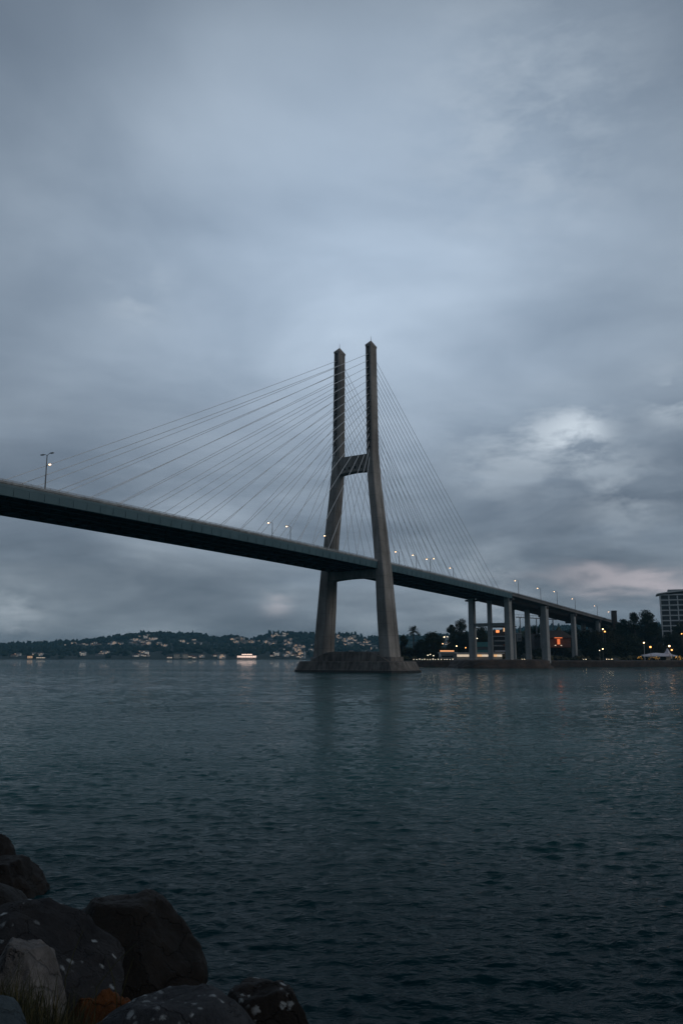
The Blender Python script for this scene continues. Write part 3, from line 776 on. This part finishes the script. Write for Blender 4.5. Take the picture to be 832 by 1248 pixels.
def villa():
    Y=478; t=thing('shore_house','dark-roofed house with a porch glowing orange, seen under the viaduct','house',at(681,790,Y))
    m=MB(); Bx(m,680,783,Y,30,12,9); m.build('wall','roofred',t)
    m=MB(); a=at(663,777,Y-1); b=at(699,777,Y-1); tz=at(680,768,Y).z
    m.add([a,b,b+Vector((0,11,0)),a+Vector((0,11,0)),Vector((a.x+5,Y+5,tz)),Vector((b.x-5,Y+5,tz))],[(0,1,5,4),(1,2,5),(2,3,4,5),(3,0,4),(0,3,2,1)]); m.build('roof','roof',t)
    m=MB(); Bx(m,680,777.3,Y-1.2,9.5,.9,.4); m.build('porch_light','winoo',t)
    m=MB(); Bx(m,680.3,782,Y-.6,3.2,6.5,.3); m.build('doorway','winoo',t)
    for px in (676.5,683.5):
        m=MB(); Bx(m,px,786.6,Y-1.5,1.6,1,.3); m.build('porch_lamp','winw',t)
M['winoo']=emit('orange_porch',(1,.20,.04),.9)
villa()
# gabled pale roof near third column
m=MB(); a=at(651,776,486); b=at(664,770,486); Q=Vector((0,8,0))
m.add([a,b,b+Q,a+Q,a-UP*.8,b-UP*.8,b+Q-UP*.8,a+Q-UP*.8],[(0,1,2,3),(7,6,5,4),(0,4,5,1),(1,5,6,2),(2,6,7,3),(3,7,4,0)],'white')
m.box((at(658,784,486).x,490,at(658,784,486).z),(7,8,11),0,'roof'); tag(m.build('gabled_house'),'dark house with a pale sloping roof edge behind the third bent','house')
# footbridge behind
fb=thing('footbridge','thin white footbridge crossing behind the second and third bents under the deck','footbridge',at(655,755,500))
m=MB(); a=at(628,752,500); b=at(678,755,500); m.tube([a,b],.35,4); m.tube([a+UP*1.6,b+UP*1.6],.14,4); m.build('deck','white',fb)
m=MB()
for i in range(15):
    q=a.lerp(b,i/14); m.tube([q,q+UP*1.6],.08,4)
m.build('railing','white',fb)
m=MB()
for i in (.1,.5,.9):
    q=a.lerp(b,i); m.tube([q,Vector((q.x,q.y,gz(q.x,q.y)-1))],.35,6)
m.build('support','grey',fb)
# blue-grey kiosk between columns
m=MB(); Bx(m,633,777,470,4.5,9,4,'grey'); Bx(m,633,771.8,469.5,5.2,1,5,'white'); Bx(m,633,779,469.9,3.4,3,.1,'glass')
o=m.build('lift_tower'); tag(o,'small pale blue-grey box tower just past the second column','tower')
# marquee tent
def tent():
    Y=445; t=thing('marquee_tent','pale peaked marquee on the promenade with strings of yellow lights under its eaves','marquee',(at(808,803,Y).x,Y,3.4))
    m=MB(); cs=[at(783,799,Y),at(825,798.6,Y)]; x0,x1=cs[0].x,cs[1].x; z=cs[0].z; d=8
    ridge=at(800,794.8,Y+4).z; p1=Vector((at(818,790,Y+4).x,Y+4,at(818,790.5,Y+4).z)); pm=Vector((at(806,795.5,Y+4).x,Y+4,ridge))
    n=12; rings=[]
    A=[Vector((x0,Y,z)),Vector((x1,Y,z)),Vector((x1,Y+d,z)),Vector((x0,Y+d,z))]
    # saddle shaped canvas
    V=[];F=[];NX,NY=24,8
    for i in range(NX+1):
        for j in range(NY+1):
            u=i/NX; v=j/NY; x=x0+(x1-x0)*u; y=Y+d*v; h=(1-abs(2*v-1)); 
            peak=1.25*math.exp(-((u-.80)/.06)**2)*2.2+.9*math.exp(-abs(u-.80)/.18)*1.1+1.35*math.exp(-((u-.42)/.33)**2)
            hh=peak*(h**1.25); V.append(Vector((x,y,z+hh))); 
    for i in range(NX):
        for j in range(NY): a=i*(NY+1)+j; F.append((a,a+1,a+NY+2,a+NY+1))
    m.add(V,F); m.add([v-UP*.35 for v in V],[f[::-1] for f in F])
    m.add([Vector((x0,Y-.03,z+.02)),Vector((x1,Y-.03,z+.02)),Vector((x1,Y-.03,z-.5)),Vector((x0,Y-.03,z-.5))],[(0,1,2,3)])
    m.build('canopy','tent',t)
    for x in np.linspace(x0+.3,x1-.3,5):
        for y in (Y+.2,Y+d-.2): m=MB(); m.tube([Vector((x,y,3.3)),Vector((x,y,z))],.09,6); m.build('post','pole',t)
    rn=random.Random(3)
    for a,b in ((at(777,803,Y).x,at(785.5,803,Y).x),(at(790,803,Y).x,at(804,803,Y).x),(at(818,803,Y).x,at(836,803,Y).x)):
        m=MB(); 
        for i in range(int((b-a)/.34)): m.ball((a+(b-a)*rn.random(),Y-.4+rn.uniform(0,1.4),rn.uniform(4.0,5.6)),.10,n=6)
        m.build('string_lights','winy',t)
    m=MB(); m.box(((x0+x1)/2+1,Y+6.5,4.4),(x1-x0-3,.3,2.0)); m.build('back_wall','cream',t)
tent()
# glowing lit planters / foliage near tent: lamp posts
def plamp(px,py,Y,label,mat='lampw',r=.38,z0=None,group=None,hide=False):
    p=at(px,py,Y); z0=gz(p.x,Y) if z0 is None else z0; t=thing('lamp_post',label,'lamp post',(p.x,Y,z0),group)
    m=MB(); m.tube([(p.x,Y,z0-.2),(p.x,Y,p.z)],[.13,.07],6); m.tube([(p.x,Y,z0-.1),(p.x,Y,z0+.5)],.2,6); m.build('pole','white' if px==784 else 'pole',t)
    m=MB(); m.ball((p.x,Y,p.z+r*.8),r,n=10); m.build('lamp_globe',mat,t,smooth=True)
    return t
plamp(784,784,444,'tall white lamp post with a pale glowing globe left of the marquee','lamp',.36)
plamp(792,789.5,443,'lamp post with the largest warm orange globe, over the marquee eaves','lampw',.52)
plamp(815,788.3,443,'lamp post with a pale warm globe beside the marquee peak','lamp',.48)
plamp(818,793,442,'short lamp post with an orange globe below the marquee peak','lampw',.46)
plamp(830,773,462,'lamp with an orange globe up among the trees at the frame edge','lampw',.34)
plamp(734,767.5,462,'lamp post with a white globe under the end of the viaduct','lamp',.38)
plamp(736.5,770.5,461,'lower lamp post with a warm globe under the end of the viaduct','lampw',.44)
plamp(734,791.5,444,'lamp post with a white globe beside the last viaduct column','lamp',.30)
plamp(730,793,444,'dim lamp post with a small globe next to the last viaduct column','promlamp',.22)
plamp(556,788,448,'lamp post with a pale globe between the tree and first column','lamp',.3)
plamp(567,790,446,'warm lamp post tight against the first viaduct column','lampw',.3)
plamp(541,777,480,'white globe lamp post up the slope right of the round tree','lamp',.3)
plamp(539,785,475,'lamp with a white globe on the slope above the cafe','lamp',.42)
plamp(548,780.5,480,'small dim lamp on the slope among dark trees left of the first column','promlamp',.26)
plamp(545,776.5,482,'faint lamp high on the slope in a gap of the trees','promlamp',.24)
plamp(576,781,470,'white globe lamp post in the gap above the teal storey','promlamp',.28)
plamp(581,778.5,472,'small white globe lamp above the teal storey, the upper of two','promlamp',.28)
# row of promenade lights
PG='row of small white lights along the promenade edge'
base=None; rn=random.Random(8)
xs_=[at(px,806,441).x for px in (504,507.5,511,514,517,520.5,523.5,527,530,533.5,537,541,544,547.5,551,554)]
for i,x in enumerate(xs_):
    y=441+70*math.exp(-(x-12)/7)-1.5
    if base is None:
        base=thing('bollard_light','low white light in the row along the promenade edge beside the tower footing','bollard light',(x,y,3.2),PG)
        m=MB(); m.tube([(x,y,3.1),(x,y,3.7)],.10,6); m.build('post','pole',base); m=MB(); m.ball((x,y,3.88),.17,n=8); m.build('lamp_globe','promlamp',base)
    else: dup(base,(x,y,3.2),scale=rn.uniform(.8,1.25))
for px,py in ((521,799),(528,799.5),(524,798)): plamp(px,py,450,{521:'leftmost pale lamp',528:'rightmost pale lamp',524:'middle pale lamp'}[px]+' under the round tree above the promenade lights','promlamp',.24)
# cars with headlights
def car(px,Y,rz,label,mat='car'):
    x=at(px,803,Y).x; z=gz(x,Y)+.05; t=thing('parked_car',label,'car',(0,0,0)); 
    m=MB(); prof=[(-2.1,.35),(-2.15,.75),(-1.9,.95),(-1.3,1.0),(-.7,1.42),(.8,1.45),(1.5,1.0),(2.05,.9),(2.15,.6),(2.1,.35)]
    m.loft([[Vector((a,y,b)) for a,b in prof] for y in (-.85,.85)]); m.build('body','car',t,off=Vector((0,0,0)))
    m=MB(); 
    for y in (-.87,.87): m.box((.05,y,1.2),(1.9,.04,.34))
    m.build('window','glass',t)
    for a in (-1.35,1.35):
        for y in (-.8,.8): m=MB(); m.tube([(a,y-.1,.33),(a,y+.1,.33)],.33,12); m.build('wheel','tyre',t)
    for y in (-.62,.62): m=MB(); m.ball((-2.13,y,.68),.12,n=8); m.build('headlight','head',t)
    t.location=(x,Y,z); t.rotation_euler=(0,0,rz)
car(637,446,rad(80),'dark car with warm headlights on, just past the second column')
car(642.5,447,rad(100),'dark car with headlights on, next to the third column')
car(711,445,rad(85),'dark car with bright warm headlights on the promenade before the last column')
car(738,446,rad(95),'dark car with dim headlights near the low lamp past the last column')
car(749,446,rad(20),'dark car side-on in the dark past the other parked cars')

# ---------------------------------------------------------------- near shore
def rockmat(name,c1,c2,lich=None,lc=(.34,.38,.40),lscale=4,thr=.13,rough=.75,gate=.5,wet=False):
    m,nt,b=nodes(name); P=pos(nt)
    n=noise_tex(nt,2.2,8,.65,P); f=noise_tex(nt,14,6,.7,P)
    c=ramp(nt,n.outputs[0],[(.3,c1),(.7,c2)]).outputs[0]
    ff=ramp(nt,f.outputs[0],[(.3,(.6,.6,.6)),(.7,(1.25,1.25,1.25))]).outputs[0]
    c=mixc(nt,.8,c,ff,'MULTIPLY')
    if lich:
        w=noise_tex(nt,lscale*1.4,4,.7,P); v=nt.nodes.new('ShaderNodeTexVoronoi'); v.inputs['Scale'].default_value=lscale
        mx=nt.nodes.new('ShaderNodeVectorMath'); mx.operation='MULTIPLY_ADD'; mx.inputs[1].default_value=(.30/lscale*3,)*3
        nt.links.new(w.outputs[1],mx.inputs[0]); nt.links.new(P,mx.inputs[2]); nt.links.new(mx.outputs[0],v.inputs['Vector'])
        sp=nt.nodes.new('ShaderNodeSeparateColor'); nt.links.new(v.outputs['Color'],sp.inputs[0])
        # per-cell radius: many tiny, few large
        pw=nt.nodes.new('ShaderNodeMath'); pw.operation='POWER'; pw.inputs[1].default_value=gate; nt.links.new(sp.outputs[0],pw.inputs[0])
        ml=nt.nodes.new('ShaderNodeMath'); ml.operation='MULTIPLY'; ml.inputs[1].default_value=thr; ptch=noise_tex(nt,2.6,3,.6,P); pr=ramp(nt,ptch.outputs[0],[(.36,(.3,.3,.3)),(.56,(1,1,1))]); pm=nt.nodes.new('ShaderNodeMath'); pm.operation='MULTIPLY'; nt.links.new(pw.outputs[0],pm.inputs[0]); nt.links.new(pr.outputs[0],pm.inputs[1]); nt.links.new(pm.outputs[0],ml.inputs[0])
        ad=nt.nodes.new('ShaderNodeMath'); ad.operation='MULTIPLY_ADD'; ad.inputs[1].default_value=.55; nt.links.new(f.outputs[0],ad.inputs[0]); nt.links.new(v.outputs['Distance'],ad.inputs[2])
        lt=nt.nodes.new('ShaderNodeMath'); lt.operation='SUBTRACT'; nt.links.new(ml.outputs[0],lt.inputs[0]); nt.links.new(ad.outputs[0],lt.inputs[1])
        mask=ramp(nt,lt.outputs[0],[(0,(0,0,0)),(.3,(.85,.85,.85))]).outputs[0]
        lc=ramp(nt,sp.outputs[1],[(0,tuple(q*.45 for q in lc)),(1,lc)]).outputs[0]
        c=mixc(nt,mask,c,lc)
    nt.links.new(c,b.inputs['Base Color']); b.inputs['Roughness'].default_value=rough; b.inputs['Specular IOR Level'].default_value=.16
    vc=nt.nodes.new('ShaderNodeTexVoronoi'); vc.feature='DISTANCE_TO_EDGE'; vc.inputs['Scale'].default_value=1.7; wn=noise_tex(nt,3,4,.6,P); wv=nt.nodes.new('ShaderNodeVectorMath'); wv.operation='MULTIPLY_ADD'; wv.inputs[1].default_value=(.5,.5,.5); nt.links.new(wn.outputs[1],wv.inputs[0]); nt.links.new(P,wv.inputs[2]); nt.links.new(wv.outputs[0],vc.inputs['Vector']); ck=ramp(nt,vc.outputs['Distance'],[(0,(0,0,0)),(.03,(1,1,1))]); hh=nt.nodes.new('ShaderNodeMath'); nt.links.new(n.outputs[0],hh.inputs[0]); nt.links.new(f.outputs[0],hh.inputs[1]); h=nt.nodes.new('ShaderNodeMath'); h.operation='MULTIPLY_ADD'; h.inputs[1].default_value=.6; nt.links.new(ck.outputs[0],h.inputs[0]); nt.links.new(hh.outputs[0],h.inputs[2])
    bump(nt,b,h.outputs[0],.9,.06)
    M[name]=m
rockmat('rock_wet',(.004,.0034,.003),(.014,.011,.009),rough=.6)
rockmat('rock_wet_spots',(.005,.0045,.004),(.015,.012,.011),lich=1,lscale=10,thr=1.05,gate=1.5,rough=.6)
rockmat('rock_lichen',(.018,.021,.026),(.058,.064,.072),lich=1,lscale=15,thr=1.12,gate=1.0)
rockmat('rock_dark_lichen',(.007,.008,.011),(.026,.025,.026),lich=1,lscale=11,thr=.95,gate=2.0)
rockmat('rock_pale',(.04,.039,.04),(.20,.19,.185))
rockmat('rock_blue',(.03,.045,.055),(.06,.085,.10))
rockmat('rock_orange',(.03,.010,.004),(.15,.052,.012))
def rock(name,label,c,r,seed,mat,sub=5,cuts=9,depthcut=.72,rough=.05,shear=None,group=None,points=None):
    rn=random.Random(seed); bm=bmesh.new(); bmesh.ops.create_icosphere(bm,subdivisions=sub,radius=1)
    pl=[]
    for i in range(cuts):
        n=Vector((rn.gauss(0,1),rn.gauss(0,1),rn.gauss(0,.8))).normalized(); pl.append((n,rn.uniform(depthcut,.95)))
    for n,d in (points or []): pl.append((Vector(n).normalized(),d))
    off=Vector((seed*3.1,seed*1.7,0))
    for v in bm.verts:
        p=v.co.copy()
        for n,d in pl:
            e=p.dot(n)-d
            if e>0: p-=n*e*.9
        nn=noise.fractal(p*1.3+off,1,2,4)*rough*2.0+noise.fractal(p*4.5+off,.8,2,5)*rough*.8
        p*=1+nn
        if shear: p.x+=p.z*shear
        v.co=Vector((p.x*r[0],p.y*r[1],p.z*r[2]))
    me=bpy.data.meshes.new(name); bm.to_mesh(me); bm.free(); me.materials.append(M[mat]); me.polygons.foreach_set('use_smooth',[True]*len(me.polygons))
    o=bpy.data.objects.new(name,me); COL.objects.link(o); o.location=c; return tag(o,label,'boulder',group)
def RK(px,pyt,Y,rx,ry,rz,seed,mat,label,name='boulder',**k):
    p=at(px,pyt,Y); return rock(name,label,(p.x,Y,p.z-rz*.93),(rx,ry,rz),seed,mat,**k)
RK(142,1096,13.3,1.42,1.15,1.42,3,'rock_wet','largest dark wet brown boulder with its side in the water',cuts=6,points=[((.1,-.55,.8),.78),((.62,-.3,.72),.80),((-.7,-.2,.65),.72),((0,0,1),.86),((-.2,-1,.1),.8)],rough=.05,depthcut=.88)
RK(322,1197,11.3,.74,.7,1.05,12,'rock_wet_spots','dark boulder with white spots standing apart in the water',cuts=9,points=[((.95,-.2,.1),.88),((0,0,1),.85)])
RK(2,1041,18.8,1.05,.9,.95,15,'rock_wet','dark wet boulder farthest along the shore, low in the water',cuts=8,points=[((0,0,1),.8)])
RK(-6,1017,19.6,.5,.6,.9,16,'rock_wet','small dark boulder resting behind the farthest wet boulder')
RK(36,1107,9.6,1.2,1.0,.9,17,'rock_dark_lichen','wide dark boulder with pale lichen flecks behind the pale pointed rock',cuts=8,points=[((.6,-.2,.75),.72),((-.4,-.3,.85),.9)],rough=.04)
RK(28,1139,6.6,.34,.34,.46,31,'rock_pale','pale grey pointed rock rising out of the grass',points=[((.8,-.1,.55),.66),((-.8,-.2,.6),.66),((.1,-1,.3),.7)],rough=.05,cuts=9,depthcut=.66)
RK(216,1215,7.0,.80,.6,.75,23,'rock_lichen','rounded blue-grey boulder thickly spotted with lichen at the bottom of the view',points=[((0,0,1),.9)],cuts=6,depthcut=.85,rough=.03)
RK(-8,1218,4.4,.17,.22,.28,25,'rock_blue','smooth blue-grey rock poking in beside the grass at the corner',rough=.02)
RK(118,1206,7.5,.26,.26,.34,27,'rock_orange','small rough orange-brown rock between the grass and the lichen boulder',rough=.09,cuts=14,depthcut=.55,sub=5)
RK(150,1222,7.6,.16,.2,.26,28,'rock_orange','smaller orange-brown rock touching the lichen boulder',rough=.09,cuts=14,depthcut=.55)
# hidden-ish fillers between the boulders
for i,(x,y,z,r) in enumerate([(-3.3,8.4,.9,.8),(-2.5,10.8,.1,.8),(-4.6,11,.6,1.1),(-5.4,14.5,.0,1.2),(-4.4,13.2,-.1,.9),(-6.9,16.6,.1,1.2),(-8.7,19.5,.1,1.3)]):
    rock('boulder','dark wet boulder packed between the larger ones of the bank',(x,y,z-.2),(r,r*.9,r*.7),40+i,'rock_wet',sub=4,group='packed boulders of the bank')
def bank_z(x,y):
    # shoreline curves away to the left
    edge=12.0-(.35*x if x>0 else 0)+(-x*.75 if x<0 else 0)
    d=edge-y
    z=-.9+ (d*.40 if d>0 else d*.3)
    z=min(z,3.35+.0*y)
    z+=.38*math.exp(-((x+2.05)**2+(y-5.5)**2)/1.3)
    if x>.2: z=min(z, H-.47*y-.55+0) if y>1.5 else z
    return z+noise.noise(Vector((x*.9,y*.9,0)))*.10
xs=np.linspace(-30,14,150); ys=np.linspace(-12,40,170)
V=np.array([(x,y,bank_z(x,y)) for y in ys for x in xs])
struct(np_mesh('ground_bank',V,grid_faces(len(ys),len(xs)),mottled('bank_soil',(.010,.009,.007),(.035,.03,.024),3,.95,.05,.8),True))
# pebbles
rs=np.random.RandomState(2); pts=[]
for i in range(500):
    x=rs.uniform(-6,3); y=rs.uniform(5,14); z=bank_z(x,y)
    r=rs.uniform(.03,.12); pts.append((x,y,z,r,r*.7))
w=blobs('pebbles',pts,M['rock_wet'],rs); struct(w,'stuff'); w['label']='dark pebbles on the bank'
# grass
def grass(n,fn,seed):
    nr=random.Random(seed); V=[];F=[]
    for i in range(n):
        x,y,z=fn(nr); h=nr.uniform(.14,.46)*(1.0 if nr.random()<.85 else 1.35); a=nr.uniform(0,6.28); ben=nr.uniform(.05,.5)*h; w=nr.uniform(.002,.0045); dx,dy=math.cos(a),math.sin(a)
        k=len(V)
        for j,t in enumerate((0,.35,.7)):
            cx,cy,cz=x+dx*ben*t*t,y+dy*ben*t*t,z+h*t*(1-.12*t); V.append((cx-dy*w*(1-t*.6),cy+dx*w*(1-t*.6),cz)); V.append((cx+dy*w*(1-t*.6),cy-dx*w*(1-t*.6),cz))
        V.append((x+dx*ben,y+dy*ben,z+h*.88)); V.append((x+dx*ben*1.001,y+dy*ben,z+h*.881))
        for q in (0,2,4): F.append((k+q,k+q+1,k+q+3,k+q+2))
    o=np_mesh('grass',np.array(V),np.array(F),M['blade']); struct(o,'stuff'); o['label']='dark green and straw grass tufts on the bank'
def gp(nr):
    while 1:
        y=nr.uniform(4.2,6.5); px=nr.gauss(55,45)
        if -60<px<150: break
    x=(px-416)/1016*y; return x,y,bank_z(x,y)-.03
grass(4200,gp,4)
# a few bare stalks
for i,(px,py,Y,dx,dz) in enumerate(((148,1212,7.2,.09,.28),(143,1212,7.2,-.09,.26),(80,1190,6.8,.12,.33),(118,1200,6.9,.3,.3))):
    a=at(px,py,Y); m=MB(); m.tube([a-UP*.35,a-UP*.02,a+Vector((dx*.5,0,dz*.55)),a+Vector((dx,0,dz))],[.004,.0035,.003,.0015],4)
    tag(m.build('dry_stalk','blade'),['bent dry stalk crossing another before the wet boulder','dry stalk leaning the other way over the orange rock','dry stalk leaning out of the grass by the pale rock','long dry stalk slanting across the dark boulder'][i],'plant stalk')

# ---------------------------------------------------------------- haze
hm=bpy.data.materials.new('haze_air'); hm.use_nodes=True; nt=hm.node_tree; nt.nodes.clear()
out=nt.nodes.new('ShaderNodeOutputMaterial'); pv=nt.nodes.new('ShaderNodeVolumePrincipled'); pv.inputs['Density'].default_value=.00014; pv.inputs['Color'].default_value=(.20,.46,.62,1)
nt.links.new(pv.outputs[0],out.inputs['Volume'])
m=MB(); m.box((0,2400,60),(9800,6000,142)); M['haze']=hm; hz=m.build('haze','haze'); struct(hz,'stuff'); hz['label']='thin blue dusk haze over the water'

# ---------------------------------------------------------------- sky & light
W=bpy.data.worlds.new('World'); sc.world=W; W.use_nodes=True; nt=W.node_tree; bg=nt.nodes['Background']
SUN_EL,SUN_AZ=rad(24),rad(112)   # azimuth clockwise from +Y
sky=nt.nodes.new('ShaderNodeTexSky'); sky.sky_type='NISHITA'; sky.sun_disc=False; sky.sun_elevation=SUN_EL; sky.sun_rotation=SUN_AZ
tc=nt.nodes.new('ShaderNodeTexCoord'); G=tc.outputs['Generated']
def math_(op,a,b=None,c=None):
    q=nt.nodes.new('ShaderNodeMath'); q.operation=op
    for i,v in enumerate((a,b,c)):
        if v is None: continue
        if isinstance(v,(int,float)): q.inputs[i].default_value=v
        else: nt.links.new(v,q.inputs[i])
    return q.outputs[0]
sx=nt.nodes.new('ShaderNodeSeparateXYZ'); nt.links.new(G,sx.inputs[0])
zz=math_('ADD',math_('MAXIMUM',sx.outputs[2],0),.20)
cx=nt.nodes.new('ShaderNodeCombineXYZ'); nt.links.new(math_('DIVIDE',sx.outputs[0],zz),cx.inputs[0]); nt.links.new(math_('DIVIDE',sx.outputs[1],zz),cx.inputs[1])
big=noise_tex(nt,.7,4,.5,cx.outputs[0]); mid=noise_tex(nt,1.9,6,.5,cx.outputs[0]); big.inputs['Distortion'].default_value=.6; mid.inputs['Distortion'].default_value=.4
cl=math_('ADD',math_('MULTIPLY',big.outputs[0],.62),math_('MULTIPLY',mid.outputs[0],.38))
# elevation layer
cr=ramp(nt,cl,[(.30,(.155,.208,.282)),(.44,(.240,.306,.392)),(.56,(.338,.416,.512)),(.70,(.46,.545,.640))])
col=cr.outputs[0]
# darker overhead/behind, lighter in the middle band
def dirpatch(px,py,width,gain,soft=1):
    v=at(px,py,1000)-Vector((0,0,H)); v.normalize()
    d=nt.nodes.new('ShaderNodeVectorMath'); d.operation='DOT_PRODUCT'; nt.links.new(G,d.inputs[0]); d.inputs[1].default_value=v
    e=math_('SUBTRACT',1,d.outputs['Value']); g=math_('MULTIPLY',math_('EXPONENT',math_('MULTIPLY',e,-1/(width*width/2))),gain); return g
el=ramp(nt,sx.outputs[2],[(0,(.86,.86,.86)),(.05,(.88,.88,.88)),(.10,(.74,.74,.74)),(.20,(.80,.80,.80)),(.34,(1.0,1.0,1.0)),(.46,(1,1,1)),(.64,(.80,.80,.80)),(.78,(.42,.42,.42)),(1,(.22,.22,.22))])
col=mixc(nt,1,col,el.outputs[0],'MULTIPLY')
# the whole view: glow toward the middle
g1=dirpatch(450,260,.34,.82); g0=math_('ADD',g1,.70)
vm=nt.nodes.new('ShaderNodeVectorMath'); vm.operation='SCALE'; nt.links.new(col,vm.inputs[0]); nt.links.new(g0,vm.inputs['Scale']); col=vm.outputs[0]
# layered banks low over the horizon
low=noise_tex(nt,3.4,7,.58,G,(1,1,4.6)); low.inputs['Distortion'].default_value=.35
lr=ramp(nt,low.outputs[0],[(.34,(.66,.68,.71)),(.50,(.98,.98,.98)),(.66,(1.38,1.36,1.34))])
lm=ramp(nt,sx.outputs[2],[(.0,(.9,.9,.9)),(.20,(.7,.7,.7)),(.30,(.12,.12,.12)),(.6,(0,0,0))])
col=mixc(nt,lm.outputs[0],col,mixc(nt,1,col,lr.outputs[0],'MULTIPLY'))
# breaks in the cloud
det=noise_tex(nt,11,7,.6,G,(1,1,2.6)); det.inputs['Distortion'].default_value=.15
dm=ramp(nt,det.outputs[0],[(.42,(0,0,0)),(.60,(1,1,1))]).outputs[0]
def breaks(lst):
    tot=None
    for a in lst:
        g=dirpatch(*a); tot=g if tot is None else math_('ADD',tot,g)
    return math_('MULTIPLY',tot,dm)
br=breaks([(706,528,.032,.95),(660,535,.04,.5),(820,487,.03,.55),(600,560,.05,.3),(760,600,.05,.35),(165,356,.035,.28),(338,733,.014,.3),(590,740,.07,.3),(20,748,.035,.5),(640,150,.12,.25)])
col=mixc(nt,br,col,(.62,.70,.78))
# warm strip low on the horizon
v=at(790,707,1000)-Vector((0,0,H)); v.normalize()
dz=math_('SUBTRACT',sx.outputs[2],float(v.z)); az=math_('SUBTRACT',math_('DIVIDE',sx.outputs[0],math_('MAXIMUM',sx.outputs[1],.05)),.37)
wob=math_('MULTIPLY',math_('SUBTRACT',mid.outputs[0],.5),.10)
st=math_('EXPONENT',math_('MULTIPLY',math_('POWER',math_('ABSOLUTE',math_('ADD',math_('ADD',dz,wob),math_('MULTIPLY',az,-.02))),2),-1/(2*.0085**2)))
sa=math_('EXPONENT',math_('MULTIPLY',math_('POWER',math_('ABSOLUTE',az),2),-1/(2*.075**2)))
col=mixc(nt,math_('MULTIPLY',dirpatch(338,734,.016,.55),dm),col,(.50,.46,.50))
col=mixc(nt,math_('MULTIPLY',math_('MULTIPLY',st,sa),.75),col,(.58,.53,.57))
# overcast over a little clear sky; cloud values are relative to the 0.1 strength
vs=nt.nodes.new('ShaderNodeVectorMath'); vs.operation='SCALE'; nt.links.new(col,vs.inputs[0]); vs.inputs['Scale'].default_value=10.0
fin=mixc(nt,.95,sky.outputs[0],vs.outputs[0])
nt.links.new(fin,bg.inputs[0]); bg.inputs[1].default_value=.1
sl=bpy.data.lights.new('sun','SUN'); sl.energy=.5; sl.angle=rad(20); sl.color=(1,.93,.86); so=bpy.data.objects.new('sun',sl); COL.objects.link(so)
sd=Vector((math.sin(SUN_AZ)*math.cos(SUN_EL),math.cos(SUN_AZ)*math.cos(SUN_EL),math.sin(SUN_EL)))
so.rotation_euler=sd.to_track_quat('Z','Y').to_euler(); so.location=(0,0,200)

vw=sc.view_settings; vw.view_transform='Standard'; vw.look='None'; vw.gamma=1; vw.use_curve_mapping=False; vw.exposure=0
cy=sc.cycles; cy.use_denoising=True; cy.volume_bounces=1; cy.max_bounces=6; cy.sample_clamp_indirect=4; cy.volume_step_rate=4
for o in list(bpy.data.objects):
    if 'base' in o.keys(): del o['base']
